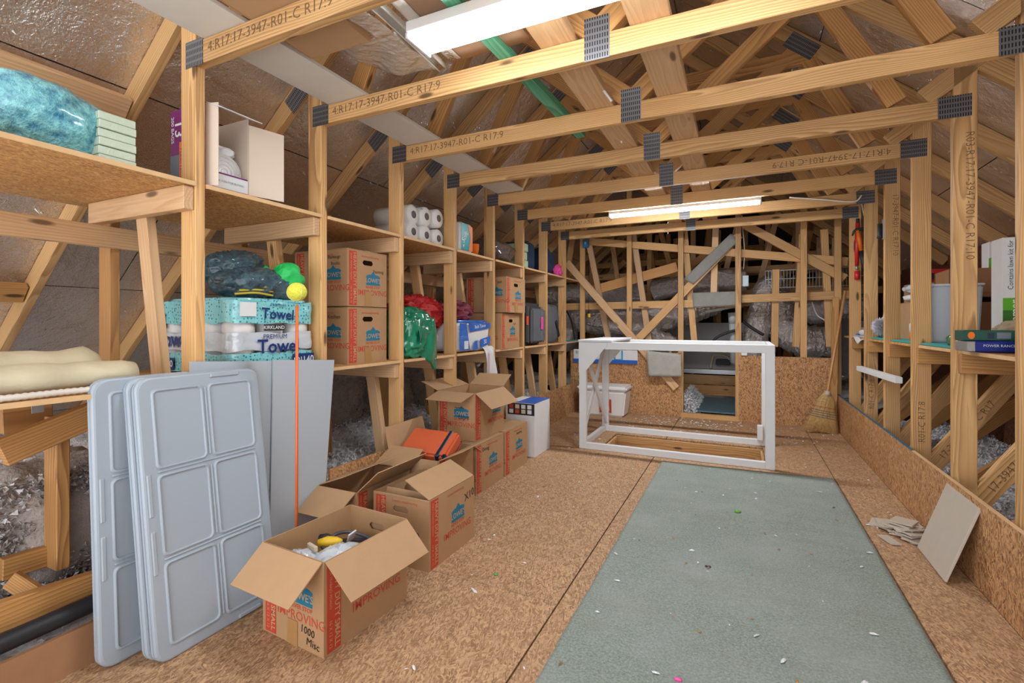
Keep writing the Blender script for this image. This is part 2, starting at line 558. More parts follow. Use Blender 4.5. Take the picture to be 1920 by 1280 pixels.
# ------------------------------------------------------------------ roof
ceil = struct('ceiling', None, label='sloping roof underside of foil faced sheathing panels')
NRM = math.sqrt(1 + SL * SL)
ridge = Vector((XC, 0, rafter_z(XC) + 0.119))
for side, rows in ((-1, 5), (1, 3)):
    d = Vector((side, 0, -SL)) / NRM
    n_in = Vector((-SL * side * -1 * -1, 0, -1))
    for r in range(rows):
        y0 = -0.9 - (1.22 if r % 2 else 0.0)
        while y0 < 9.4:
            L = min(2.44, 9.45 - y0)
            o = ridge + d * (1.22 * r + 0.003) + Vector((0, y0 + 0.003, 0))
            if side < 0:   # face normal must look down and inward
                sheet('foil_panel', o + Y * (L - 0.006), d, -Y, 1.214, L - 0.006, 0.010, M_foil, ceil) if (d.cross(-Y)).z < 0 else sheet('foil_panel', o, d, Y, 1.214, L - 0.006, 0.010, M_foil, ceil)
            else:
                sheet('foil_panel', o, d, Y, 1.214, L - 0.006, 0.010, M_foil, ceil) if (d.cross(Y)).z < 0 else sheet('foil_panel', o + Y * (L - 0.006), d, -Y, 1.214, L - 0.006, 0.010, M_foil, ceil)
            y0 += 2.44
    o = ridge + Vector((0, -2.2, 0.016))  # added backing sheet outside the foil panels, there to block light
    ww = 1.22 * rows
    if (d.cross(Y)).z < 0: sheet('light_block_sheet', o + Vector((0, 0, 0.02)), d, Y, ww, 11.7, 0.012, M_gap, ceil)
    else: sheet('light_block_sheet', o + Vector((0, 11.7, 0.02)), d, -Y, ww, 11.7, 0.012, M_gap, ceil)

# nail points coming through the sheathing
bm = bmesh.new()
rn = random.Random(3)
for i in range(720):
    side = -1 if rn.random() < 0.62 else 1
    s = rn.uniform(0.3, 4.6 if side < 0 else 3.2)
    y = rn.uniform(0.3, 7.0)
    d = Vector((side, 0, -SL)) / NRM
    nin = Vector((-side * SL, 0, -1)).normalized() if side < 0 else Vector((-SL, 0, -1)).normalized()
    nin = Vector((SL if side < 0 else -SL, 0, -1)).normalized()
    p = ridge + d * s + Vector((0, y, 0)) + nin * 0.002
    tip = p + (nin + Vector((rn.uniform(-.5, .5), rn.uniform(-.5, .5), rn.uniform(-.5, .5)))) * rn.uniform(0.010, 0.024)
    a = nin.orthogonal().normalized(); c = nin.cross(a)
    rr = rn.uniform(0.003, 0.0065)
    vs = [bm.verts.new(p + (a * math.cos(q) + c * math.sin(q)) * rr) for q in (0, 2.09, 4.19)]
    t = bm.verts.new(tip)
    for j in range(3): bm.faces.new((vs[j], vs[(j + 1) % 3], t))
o = link('nail_points', bm_mesh(bm, 'nails', [M_nail]), ceil)
o['kind'] = 'stuff'

# ------------------------------------------------------------------ walls
wb = struct('wall_back', None, label='strand board knee wall with a low opening')
sheet('wall_panel', (-1.99, YB, 0.0), X, Z, -0.640 + 1.99, 0.75, 0.011, M_osbw, wb)
sheet('wall_panel', (-0.030, YB, 0.0), X, Z, 0.915, 0.735, 0.011, M_osbw, wb)
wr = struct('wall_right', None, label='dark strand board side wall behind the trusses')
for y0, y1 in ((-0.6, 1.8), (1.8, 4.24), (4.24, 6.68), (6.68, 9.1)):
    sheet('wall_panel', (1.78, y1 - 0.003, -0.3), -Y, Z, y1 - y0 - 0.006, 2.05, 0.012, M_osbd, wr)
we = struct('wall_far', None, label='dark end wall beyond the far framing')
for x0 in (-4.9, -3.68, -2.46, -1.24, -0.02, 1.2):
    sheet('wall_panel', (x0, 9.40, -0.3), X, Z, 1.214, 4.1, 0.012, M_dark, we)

# low curbs between the floor and the eaves
tr1 = struct('trim_1', None, label='strand board curb along the foot of the bare post row')
sheet('curb_panel', (0.885, 3.50, 0.0), -Y, Z, 3.9, 0.363, 0.012, M_osbw, tr1)
sheet('curb_panel', (0.885, YB, 0.0), -Y, Z, YB - 3.504, 0.363, 0.012, M_osbw, tr1)
M_bluedge = plain('blue panel edge paint', (0.03, 0.12, 0.20), 0.6)
box('painted_edge', (0.884, 3.504, 0.3625), (0.8985, YB, 0.3665), M_bluedge, tr1)
box('cap_strip', (0.884, -0.4, 0.3625), (0.8985, 3.50, 0.367), M_pinelt, tr1)
tr2 = struct('trim_2', None, label='strand board curb along the foot of the shelving')
sheet('curb_panel', (-1.865, 1.80, 0.0), Y, Z, YB - 1.80, 0.363, 0.011, M_osbw, tr2)
tr3 = struct('trim_3', None, label='smooth low board edging the floor under the shelf')
sheet('edge_board', (-1.90, -0.4, 0.0), Y, Z, 2.1, 0.13, 0.016, plain('smooth brown hardboard', (0.36, 0.19, 0.10), 0.32, var=0.15), tr3)

# ------------------------------------------------------------------ trusses
ORD = ['', 'first', 'second', 'third', 'fourth', 'fifth', 'sixth', 'seventh', 'eighth']
STAMP = '4:R17:17-3947-R01-C R17:9'
WHERE = ['', 'beside the open bag box', 'behind the long near strip light', 'beside the toilet roll pack', 'over the open carton stack',
         'over the tall white carton', 'nearest in front of the far strip light', 'just behind the far strip light', 'last before the back knee wall']

def gusset(parent, x, z, w, h, y, rot=0.0):
    c, s = math.cos(rot), math.sin(rot)
    xd, yd = Vector((c, 0, s)), Vector((-s, 0, c))
    return sheet('gusset_plate', Vector((x, y - 0.0018, z)) - xd * w / 2 - yd * h / 2, xd, yd, w, h, 0.0016, M_plate, parent)

def slope_member(name, x0, z0, x1, z1, y, parent, mat=M_pine, w=W4):
    p0, p1 = Vector((x0, y + TH / 2, z0)), Vector((x1, y + TH / 2, z1))
    d = p1 - p0
    return lum(name, p0, p1, w, TH, Vector((-d.z, 0, d.x)) if abs(d.x) > 1e-6 else X, mat, parent)

TRUSS = {}
for k in range(1, 9):
    y = TY(k)
    t = TRUSS[k] = thing('roof_truss', '%s pine roof truss from the camera, %s' % (ORD[k], WHERE[k]), 'truss', (XC, y, 0), group='attic roof trusses')
    yc = y + TH / 2
    lum('post', (XL - W4 / 2, yc, -0.01), (XL - W4 / 2, yc, 2.31), W4, TH, X, M_pine, t)
    lum('post', (XR + W4 / 2, yc, -0.01), (XR + W4 / 2, yc, 2.31), W4, TH, X, M_pine, t)
    lum('beam', (XL, yc, (BEAM0 + BEAM1) / 2), (XR, yc, (BEAM0 + BEAM1) / 2), W4, TH, Z, M_pine, t)
    hv = W4 / 2 * NRM
    slope_member('rafter', XC, rafter_z(XC) + hv, -4.6, rafter_z(-4.6) + hv, y, t, M_pine)
    slope_member('rafter', XC, rafter_z(XC) + hv, 1.77, rafter_z(1.77) + hv, y, t, M_pine)
    # webs over the tie beam
    for s in (-1, 1):
        slope_member('web', XC + s * 0.02, 2.20, XC + s * 0.80, rafter_z(XC + s * 0.80) - 0.01, y, t, M_pinedk)
        slope_member('web', XC + s * 0.86, rafter_z(XC + s * .86) - 0.02, XC + s * 1.18, 2.19, y, t, M_pinedk)
        gusset(t, XC + s * 0.83, rafter_z(XC + s * 0.83) + 0.03, 0.20, 0.10, y, -s * math.atan(SL))
    lum('collar_tie', (XC - 0.92, yc, 2.80), (XC + 0.92, yc, 2.80), W4, TH, Z, M_pinedk, t)
    # outer studs, diagonals
    slope_member('web', 0.80, 2.19, 1.03, 2.36, y, t, M_pine)
    slope_member('web', 0.985, 0.24, 1.74, 1.37, y + 0.001, t, M_pine)
    slope_member('web', 1.02, 0.02, 1.76, 0.72, y + 0.002, t, M_pinedk)
    lum('stud', (-2.515, yc, -0.02), (-2.515, yc, rafter_z(-2.515)), W4, TH, X, M_pinedk, t)
    lum('joist', (-4.4, yc, 0.04), (-2.0, yc, 0.04), W4, TH, Z, M_pinedk, t)
    # plates
    gusset(t, XL - 0.005, 2.125, 0.105, 0.10, y)
    gusset(t, XR + 0.005, 2.125, 0.125, 0.105, y)
    gusset(t, XC, 2.155, 0.095, 0.16, y)
    if k >= 2:
        gusset(t, -2.05, rafter_z(-2.05) + 0.03, 0.13, 0.10, y, math.atan(SL))
    # mill stamps
    fm = face_M((XL + 0.075, y, 2.128), X, Z)
    if k in (1, 2, 3, 7):
        text(STAMP, t, mw(t).inverted() @ fm, 0.055, M_ink, -0.008, name='mill_stamp')
    if k == 5:
        text(STAMP, t, mw(t).inverted() @ face_M((XR - 0.10, y, 2.128), -X, -Z), 0.055, M_ink, -0.008, name='mill_stamp')
    fr = face_M((XR + 0.060, y, 2.00), -Z, X)
    if k == 4:
        text('R03-R17:17-3947-R01-C R17:10', t, mw(t).inverted() @ fr, 0.046, M_ink, -0.008, name='mill_stamp')
    if k == 6:
        text('17-3947-R01-C R17:10', t, mw(t).inverted() @ fr, 0.046, M_ink, -0.008, name='mill_stamp')
    if k in (5, 7):
        text('R01-C R17:8', t, mw(t).inverted() @ face_M((XR + 0.045, y, 0.40), Z, -X), 0.046, M_ink, -0.008, name='mill_stamp')
    if k in (2, 3, 4):
        xr = 0.35
        text('R17:17-3947-R01-C R17:9', t, mw(t).inverted() @ face_M((0.10, y, rafter_z(0.10) + hv), Vector((1, 0, -SL)), Vector((SL, 0, 1))), 0.050, M_ink, -0.008, name='mill_stamp')
    if k in (4, 5):
        text('17-3947-R01-C R17', t, mw(t).inverted() @ face_M((1.04, y + 0.0008, 0.32), Vector((0.755, 0, 1.13)), Vector((-1.13, 0, 0.755))), 0.050, M_ink, -0.008, name='mill_stamp')

# ------------------------------------------------------------------ back truss with its studs (behind the knee wall)
bt = thing('roof_truss', 'framed end truss with upright studs and diagonals behind the knee wall', 'truss', (XC, YB + 0.013, 0), group='attic roof trusses')
yb = YB + 0.013
for x in (-1.84, -1.245, -0.645, -0.035, 0.595, 0.90):
    lum('stud', (x, yb + TH / 2, -0.01), (x, yb + TH / 2, 2.9 if abs(x - XC) < 0.9 else 2.35), 0.06, TH, X, M_pine, bt)
slope_member('rafter', XC, rafter_z(XC) + hv, -4.6, rafter_z(-4.6) + hv, yb, bt)
slope_member('rafter', XC, rafter_z(XC) + hv, 1.77, rafter_z(1.77) + hv, yb, bt)
yf = YB - 0.04
a, b_ = P(1062, 492, y=yf), P(1268, 728, y=yf)
slope_member('diagonal_brace', a.x, a.z, b_.x, b_.z, yf, bt, M_pinelt)
a, b_ = P(1186, 646, y=YB + 0.055), P(1386, 440, y=YB + 0.055)
slope_member('diagonal_brace', a.x, a.z, b_.x, b_.z, YB + 0.055, bt)
a, b_ = P(1395, 420, y=YB + 0.055), P(1585, 522, y=YB + 0.055)
slope_member('diagonal_brace', a.x, a.z, b_.x, b_.z, YB + 0.055, bt)
a, b_ = P(1100, 452, y=YB + 0.10), P(1590, 490, y=YB + 0.10)
slope_member('rail', a.x, a.z, b_.x, b_.z, YB + 0.10, bt)
a, b_ = P(1060, 575, y=YB + 0.10), P(1380, 567, y=YB + 0.10)
slope_member('rail', a.x, a.z, b_.x, b_.z, YB + 0.10, bt)
a, b_ = P(1390, 560, y=YB + 0.10), P(1600, 552, y=YB + 0.10)
slope_member('rail', a.x, a.z, b_.x, b_.z, YB + 0.10, bt)

for ua, va, ub, vb in ((1104, 455, 1142, 640), (1188, 440, 1218, 645), (1283, 428, 1302, 640), (1342, 425, 1338, 560), (1455, 505, 1452, 650), (1505, 440, 1492, 650), (1545, 430, 1556, 650), (1075, 440, 1062, 520)):
    a, b_ = P(ua, va, y=YB + 0.17), P(ub, vb, y=YB + 0.17)
    slope_member('leaning_stud', a.x, a.z, b_.x, b_.z, YB + 0.15, bt, M_pine if ua % 2 else M_pinelt, 0.07)
a, b_ = P(1110, 545, y=YB + 0.21), P(1270, 500, y=YB + 0.21)
slope_member('rail', a.x, a.z, b_.x, b_.z, YB + 0.20, bt, M_pinedk, 0.12)

# ------------------------------------------------------------------ far framing beyond the knee wall
far_lab = ['nearest row of far framing with leaning studs behind the knee wall', 'second row of far framing past the knee wall with crossed braces',
           'third row of far framing past the knee wall', 'deepest row of far framing in front of the dark end wall']
rf = random.Random(21)
for i, yv in enumerate((7.45, 7.95, 8.50, 9.02)):
    t = thing('far_framing', far_lab[i], 'framing', (XC, yv, 0), group='framing rows beyond the knee wall')
    x = -3.0 + 0.11 * i
    while x < 1.5:
        lean = rf.choice((0, 0, 0, .16, -.18, .22))
        z0 = 0.0 if i < 2 else rf.choice((0, 0.9))
        z1 = min(2.6, rafter_z(x)) if x < 1.4 else 1.9
        p0 = Vector((x - lean, yv + TH / 2, z0)); p1 = Vector((x + lean, yv + TH / 2, z1))
        near_open = i < 2 and -1.15 < x < 0.45
        if near_open: p0.z = 1.25
        lum('stud', p0, p1, 0.07, TH, X, rf.choice((M_pine, M_pinedk, M_pinelt)), t)
        x += rf.uniform(0.30, 0.52)
    for zc in ((1.55, 1.80), (1.42, 1.70, 2.05), (1.62, 2.2), (1.5, 1.9, 2.3))[i]:
        lum('rail', (-3.1, yv + TH * 1.5 + .002, zc), (1.6, yv + TH * 1.5 + .002, zc + rf.uniform(-.12, .12)), W4, TH, Z, rf.choice((M_pine, M_pinedk)), t)
    for j in range(3):
        xx = -2.6 + j * 1.35 + rf.uniform(-.2, .2)
        sgn = rf.choice((-1, 1))
        slope_member('brace', xx, 1.35, xx + 0.95, 1.35 + sgn * 0.35 + 0.4, yv - TH - 0.004, t, rf.choice((M_pine, M_pinedk)))
    slope_member('rafter', XC, rafter_z(XC) + hv, -4.6, rafter_z(-4.6) + hv, yv, t)
    slope_member('rafter', XC, rafter_z(XC) + hv, 1.77, rafter_z(1.77) + hv, yv, t)

# ------------------------------------------------------------------ long boards lying on the tie beams
o = lum('lateral_board', (-0.64, 0.3, BEAM1 + 0.02), (-0.64, 5.7, BEAM1 + 0.02), TH, 0.14, Z, M_pinelt)
tag(o, 'flat wide pine board lying across the tie beams beside the green stick', 'board', 'long boards on the tie beams')
o = lum('lateral_board', (-0.295, 0.3, BEAM1 + 0.02), (-0.295, 5.7, BEAM1 + 0.02), TH, 0.14, Z, M_pinelt)
tag(o, 'flat wide pine board lying across the tie beams farther from the green stick', 'board', 'long boards on the tie beams')
M_green = wood_mat('green stained lumber', (0.12, 0.42, 0.25), (0.08, 0.33, 0.19), (0.04, 0.22, 0.12), knots=False)
o = lum('green_stick', (-0.90, 0.5, BEAM1 + 0.02), (-0.84, 2.70, BEAM1 + 0.02), TH, 0.055, Z, M_green)
tag(o, 'green stained wooden stick lying on the tie beams', 'stick')
o = box('melamine_board', (-1.835, 0.55, BEAM1 + 0.002), (-1.60, 3.58, BEAM1 + 0.020), M_melamw, None, 0.002)
tag(o, 'long off white melamine shelf board resting on the tie beams above the posts', 'board')

# ------------------------------------------------------------------ shelves
us = thing('upper_shelf', 'long upper strand board shelf notched between the posts', 'shelf', (-2.2, 0, 1.635))
ls = thing('lower_shelf', 'long lower strand board shelf behind the cartons', 'shelf', (-2.2, 0, 0.873))
UZ, LZ, RZ = 1.635, 0.873, 0.97
for k in range(0, 9):
    y0 = TY(k) + TH + 0.001 if k else 0.20
    y1 = TY(k + 1) - 0.001 if k < 8 else YB - 0.02
    for par, zt, xb in ((us, UZ, -2.66), (ls, LZ, -2.60)):
        sheet('shelf_panel', (xb, y0, zt), X, Y, -1.874 - xb, y1 - y0, 0.016, M_osbs, par)
        box('front_edge', (-1.8738, y0, zt - 0.016), (-1.868, y1, zt), M_ply, par)
for k in range(1, 9):
    y = TY(k)
    for par, zt in ((us, UZ), (ls, LZ)):
        lum('bearer', (-1.884, y - TH / 2 - 0.001, zt - 0.0175 - W4 / 2), (-2.56, y - TH / 2 - 0.001, zt - 0.0175 - W4 / 2), W4, TH, Z, M_pinelt, par)
    # sloping shelf legs
    p0, p1 = Vector((-1.985, y + TH / 2, 0.02)), Vector((-2.25, y + TH / 2, 1.60))
    lum('shelf_leg', p0, p1, W4 * 0.8, TH, X, M_pinelt if k % 2 else M_pine, TRUSS[k])
o = lum('wall_rail', (-2.446, 0.25, 1.465), (-2.446, 5.8, 1.465), W4, TH, Z, M_pinelt)
tag(o, 'long pale rail running behind the posts under the upper shelf', 'rail')
# rough lumber under the near end of the shelf
un = TRUSS[1]
a, b_ = P(0, 850, x=-2.12), P(178, 775, x=-2.12)
lum('brace', a, b_, W4, TH, Z, M_pinedk, un)
a, b_ = P(0, 790, x=-2.30), P(95, 775, x=-2.30)
lum('brace', a, b_, W4, TH, Z, M_pinedk, un)
a, b_ = P(107, 780, x=-2.18), P(107, 1062, x=-2.18)
lum('upright', a, b_, W4, TH, X, M_pinedk, un)
gm = face_M(P(128, 800, x=-2.155), -Z, Vector((0.35, 0.9, 0)))
a, b_ = P(0, 1068, x=-2.22), P(120, 1030, x=-2.22)
lum('sill', a, b_, 0.07, TH, Z, M_pinedk, un)
a, b_ = P(-20, 1162, x=-2.02), P(190, 1090, x=-2.02)
lum('sill', a, b_, W4, TH, Z, M_pinedk, un)
a, b_ = P(20, 1085, x=-2.13), P(75, 1120, x=-2.06)
lum('offcut', a, b_, 0.06, 0.02, Z, M_pinedk, un)
lum('blocking', (-2.33, 0.52, 1.995), (-2.33, 1.14, 1.995), 0.10, TH, Vector((0.65, 0, 0.76)), M_pinelt, un)
lum('blocking', (-3.24, 0.45, 1.25), (-3.24, 1.14, 1.25), 0.10, TH, Vector((0.65, 0, 0.76)), M_pinedk, un)
sheet('steel_strap', P(60, 775, x=-2.06), Y, Z, 0.03, 0.07, 0.003, M_steel, un)

# shelf along the bare posts
rs = thing('side_shelf', 'narrow shelf behind the bare post row', 'shelf', (1.2, 4, RZ))
sheet('shelf_panel', (0.94, 2.0, RZ), X, Y, 0.70, 1.58, 0.016, M_osbs, rs)
sheet('shelf_panel', (0.94, 3.585, RZ), X, Y, 0.70, 2.3, 0.016, M_osbs, rs)
box('front_edge', (0.934, 2.0, RZ - 0.016), (0.9398, 3.585, RZ), M_ply, rs)
for k in range(3, 9):
    y = TY(k)
    lum('bearer', (0.925, y - TH / 2 - 0.001, RZ - 0.0175 - W4 / 2), (1.66, y - TH / 2 - 0.001, RZ - 0.0175 - W4 / 2), W4, TH, Z, M_pinedk, rs)

# ------------------------------------------------------------------ strip lights
M_lens = emis('lit diffuser', (0.94, 0.975, 1.0), LAMP_E)
M_lensf = emis('lit slim diffuser', (0.97, 0.98, 1.0), LAMP_FAR)
def strip_light(M_lens, label, x0, x1, y0, y1, z0, z1, hang=None):
    t = thing('strip_light', label, 'ceiling light', ((x0 + x1) / 2, (y0 + y1) / 2, z1))
    yc, wd = (y0 + y1) / 2, (y1 - y0)
    # diffuser with a rounded wrap profile
    prof = []
    n = 10
    for i in range(n + 1):
        q = math.pi * i / n
        prof.append((yc - math.cos(q) * (wd / 2 - 0.004), z0 + 0.02 - (math.sin(q) ** 0.45) * 0.02))
    V = [(x0 + 0.012, a_, b2) for a_, b2 in prof] + [(x1 - 0.012, a_, b2) for a_, b2 in prof]
    m = len(prof)
    Fc = [(i, i + 1, m + i + 1, m + i) for i in range(m - 1)] + [tuple(range(m)), tuple(range(2 * m - 1, m - 1, -1)), (0, m, 2 * m - 1, m - 1)]
    me = mesh_from(V, Fc, 'diffuser', [M_lens])
    link('diffuser', me, t)
    box('housing', (x0, y0, z0 + 0.0215), (x1, y1, z1), M_white, t, 0.003)
    for xa, xb in ((x0 - 0.001, x0 + 0.011), (x1 - 0.011, x1 + 0.001)):
        box('end_cap', (xa, y0 - 0.001, z0), (xb, y1 + 0.001, z0 + 0.021), M_white, t, 0.002)
    if hang:
        for xx in (x0 + 0.15, x1 - 0.15):
            tube('hanger', [(xx, yc, z1), (xx, yc, hang)], 0.004, M_steel, t, 6)
    return t
strip_light(M_lens, 'long white strip light glowing over the near floor', -1.075, 0.16, 1.385, 1.525, 2.105, 2.167)
strip_light(M_lensf, 'slim white strip light glowing above the far hatch', -1.07, 0.14, 4.255, 4.335, 2.040, 2.085, BEAM1)

# ------------------------------------------------------------------ moving cartons
def wall_panel_mesh(W, H, th, mat, hole=None):
    """cardboard wall in XY, outer face at z = 0; hole = (cx, cy, half w, half h) hand hole"""
    V, Fc = [], []
    def prism(pts):
        n = len(pts); b0 = len(V)
        V.extend([(x, y, 0) for x, y in pts] + [(x, y, -th) for x, y in pts])
        Fc.append(tuple(range(b0, b0 + n))); Fc.append(tuple(range(b0 + 2 * n - 1, b0 + n - 1, -1)))
        for i in range(n): Fc.append((b0 + i, b0 + n + i, b0 + n + (i + 1) % n, b0 + (i + 1) % n))
    if not hole:
        prism(rect(0, 0, W, H))
    else:
        cx, cy, a, b2 = hole
        prism(rect(0, 0, cx - a, H)); prism(rect(cx + a, 0, W, H))
        prism(rect(cx - a, 0, cx + a, cy - b2)); prism(rect(cx - a, cy + b2, cx + a, H))
        c = b2 * 0.7
        for sx in (-1, 1):
            for sy in (-1, 1):
                pts = [(cx + sx * a, cy + sy * b2), (cx + sx * (a - c), cy + sy * b2), (cx + sx * a, cy + sy * (b2 - c))]
                if sx * sy < 0: pts = pts[::-1]
                prism(pts)
    return mesh_from(V, Fc, 'wall', [mat])

LOGO = [(0, 0), (0.115, 0), (0.115, 0.052), (0.094, 0.060), (0.078, 0.060), (0.0575, 0.080), (0.037, 0.060), (0.021, 0.060), (0, 0.052)]

def print_face(wall, W, H, writing=(), band=True, logo=True, url=True, side_logo=0.5, low=False):
    """printing of a moving carton on one face; wall local frame is x right, y up"""
    if band:
        link('printed_band', flat_poly(rect(0.012, 0.006, 0.070, H - 0.006), M_red), wall, T2(0, 0, 0, 0.0004), True)
        text('HEAVY DUTY SMALL', wall, T2(0.054, H / 2, -math.pi / 2, 0.0014), 0.031, M_tan, 0.012, 'CENTER')
        text('PARA TRABAJO PESADO', wall, T2(0.027, H - 0.02, -math.pi / 2, 0.0014), 0.0135, M_tan, 0.0, 'LEFT')
        text('16 X 12 X 12', wall, T2(0.027, 0.018, -math.pi / 2, 0.0014), 0.017, M_tan, 0.0, 'RIGHT')
    if logo:
        x0 = 0.085 + (W - 0.085 - 0.115) * side_logo
        y0 = H * (0.40 if low else 0.47)
        link('logo', flat_poly([(x0 + a, y0 + b2) for a, b2 in LOGO], M_blue), wall, T2(0, 0, 0, 0.0004), True)
        text("LOWE'S", wall, T2(x0 + 0.0575, y0 + 0.026, 0, 0.0014), 0.036, M_tan, 0.006, 'CENTER')
        text('NEVER STOP', wall, T2(x0 + 0.055, y0 - 0.013, 0, 0.0008), 0.021, M_redtx, 0.012, 'CENTER')
        text('IMPROVING', wall, T2(x0 + 0.055, y0 - 0.046, 0, 0.0008), 0.046, M_redtx, 0.003, 'CENTER')
    if url:
        text('lowes.com/moving', wall, T2(W * 0.56, H - 0.026, 0, 0.0008), 0.019, M_redtx, 0.0, 'CENTER')
    for s, x, y, size, rot in writing:
        text(s, wall, T2(x, y, rot, 0.0018), size, M_marker, 0.0, 'CENTER', name='handwriting')

def carton(label, cx, cy, z0, w, d, h, rz=0.0, flaps=None, faces=None, holes=(), tape=(), group='moving cartons', flap_len=0.155):
    """faces: dict side -> kwargs for print_face; flaps: dict side -> angle from upright (deg, + outward) or None = closed top"""
    t = thing('moving_carton', label, 'box', (cx, cy, z0), rz, group)
    th = 0.004
    spec = {'+x': (Vector((w / 2, -d / 2, 0)), Y, d), '-y': (Vector((-w / 2, -d / 2, 0)), X, w),
            '-x': (Vector((-w / 2, d / 2, 0)), -Y, d), '+y': (Vector((w / 2, d / 2, 0)), -X, w)}
    link('base_panel', box_mesh(w - 0.009, d - 0.009, 0.004, M_cardin), t, Matrix.Translation((0, 0, 0.003)), True)
    for sd, (o, r, W) in spec.items():
        ins = 0.0042 if sd in ('-y', '+y') else 0.0
        M = face_M(o + r * ins, r, Z, 0.0)
        hole = (W / 2 - ins, h * 0.80, 0.042, 0.014) if sd in holes else None
        wl = link('side_panel', wall_panel_mesh(W - 2 * ins, h, th, M_card, hole), t, M, True)
        if faces and sd in faces: print_face(wl, W, h, low=(sd in holes), **faces[sd])
        if sd in tape: link('tape', flat_poly(rect(W / 2 - 0.026, 0.0, W / 2 + 0.026, 0.085), M_tape), wl, T2(0, 0, 0, 0.0015), True)
        n = r.cross(Z)
        if flaps is not None:
            if sd not in flaps: continue
            a = math.radians(flaps[sd])
            L = flap_len
            dirv = Z * math.cos(a) + n * math.sin(a)
            fm = face_M(o + Z * (h + 0.001) + n * 0.001, r, dirv, 0.0)
            pts = [(0.004, 0.002), (W - 0.004, 0.002), (W - 0.010, L), (0.010, L)]
            nn = len(pts)
            V = [(x, y, 0.002) for x, y in pts] + [(x, y, -0.002) for x, y in pts]
            Fc = [(0, 1, 2, 3), (7, 6, 5, 4)] + [(i, nn + i, nn + (i + 1) % nn, (i + 1) % nn) for i in range(nn)]
            link('flap', mesh_from(V, Fc, 'flap', [M_cardin]), t, fm, True)
    if flaps is None:
        for s in (-1, 1):
            if w > d: link('flap', box_mesh(w, d / 2 - 0.001, 0.004, M_card), t, Matrix.Translation((0, s * d / 4, h + 0.003)), True)
            else: link('flap', box_mesh(w / 2 - 0.001, d, 0.004, M_card), t, Matrix.Translation((s * w / 4, 0, h + 0.003)), True)
        link('tape', box_mesh(w if w > d else 0.05, 0.05 if w > d else d, 0.001, M_tape), t, Matrix.Translation((0, 0, h + 0.0058)), True)
    return t

HB = 0.315
c1 = carton('open carton of cables and bags nearest the camera', -1.382, 1.378, 0, 0.318, 0.405, HB, math.radians(-3.5),
       {'-y': 128, '+x': 132, '-x': 176, '+y': 172},
       {'-y': dict(logo=True, url=False, writing=(('1000', 0.235, 0.066, 0.036, -0.1), ('Misc', 0.262, 0.030, 0.036, -0.1))), '+x': dict(url=False)},
       holes=('+y',), tape=('-y',))
c2 = carton('carton marked X10 with a lid flap folded in, behind the cable carton', -1.400, 1.965, 0, 0.314, 0.395, HB, 0,
       {'+x': -64, '-y': -170, '+y': 172, '-x': -172},
       {'-y': dict(logo=False, writing=(('10', 0.235, 0.145, 0.05, 0), )), '+x': dict(writing=(('X10', 0.345, 0.235, 0.055, 0.12),))}, holes=('-y',))
fl2 = [c for c in c2.children if c.name.startswith('flap')][0]
text('X10', fl2, T2(0.335, 0.085, 0.15 + math.pi, -0.0035) @ Matrix.Rotation(math.pi, 4, 'X'), 0.06, M_marker, 0.0, 'CENTER', name='handwriting')
cE = carton('empty open carton against the white sheets, flap tipped onto its neighbour', -1.727, 1.905, 0, 0.245, 0.395, HB, 0,
       {'-y': 122, '+x': 48, '+y': 62, '-x': -70}, {'+x': dict(logo=False), '-y': dict(logo=False, url=False)})
cC = carton('open carton holding the orange case', -1.665, 2.405, 0, 0.33, 0.40, HB + 0.03, math.radians(2),
       {'-x': 14, '+x': 66, '+y': 120, '-y': 165}, {'+x': dict(url=False), '-y': dict(logo=False, url=False)})
cD = carton('closed carton on the floor carrying the open-topped one', -1.690, 2.878, 0, 0.325, 0.395, HB, 0, None,
       {'+x': dict(writing=(('Dining', 0.13, 0.27, 0.035, 0),)), '-y': dict(url=False)}, tape=())
cF = carton('closed carton on the floor beside the tall white carton', -1.690, 3.300, 0, 0.325, 0.395, HB + 0.004, 0, None,
       {'+x': dict(writing=(('Bedding', 0.24, 0.27, 0.028, 0),)), '-y': dict(url=False)}, tape=())
cT = carton('open-topped carton marked tape, on top of the floor cartons', -1.716, 2.955, HB + 0.007, 0.295, 0.395, HB, math.radians(-2),
       {'-y': 104, '+x': 128, '+y': 62, '-x': 70},
       {'-y': dict(url=False, side_logo=0.45, writing=(('tape', 0.205, 0.155, 0.05, 0.05), ('~~~', 0.17, 0.215, 0.045, 0.0))), '+x': dict(url=False, side_logo=0.75)}, tape=('-y',))
# cartons on the lower shelf
cS1 = carton('lower of two taped cartons stacked next to the paper towels', -2.135, 2.150, LZ, 0.40, 0.32, HB - 0.005, 0, None,
       {'+x': dict(writing=()), '-y': dict(side_logo=0.75, writing=(('Kitchen', 0.30, 0.26, 0.03, 0.0),))}, holes=('+x',), tape=('+x',))
cS2 = carton('upper of two taped cartons stacked next to the paper towels', -2.130, 2.145, LZ + HB + 0.004, 0.40, 0.32, HB - 0.005, 0, None,
       {'+x': dict(writing=(('Painting', 0.245, 0.205, 0.028, 0.05),)), '-y': dict(side_logo=0.75, writing=(('Paintings', 0.30, 0.27, 0.026, 0.0), ('Books', 0.31, 0.235, 0.026, 0.0)))}, holes=('+x',), tape=('+x',))
cS3 = carton('bottom carton of the pair on the shelf beside the grey suitcase', -2.062, 3.890, LZ, 0.40, 0.40, HB - 0.01, math.radians(2), None,
       {'+x': dict(writing=(('Fragile', 0.28, 0.22, 0.025, 0.05),)), '-y': dict()}, holes=('+x',))
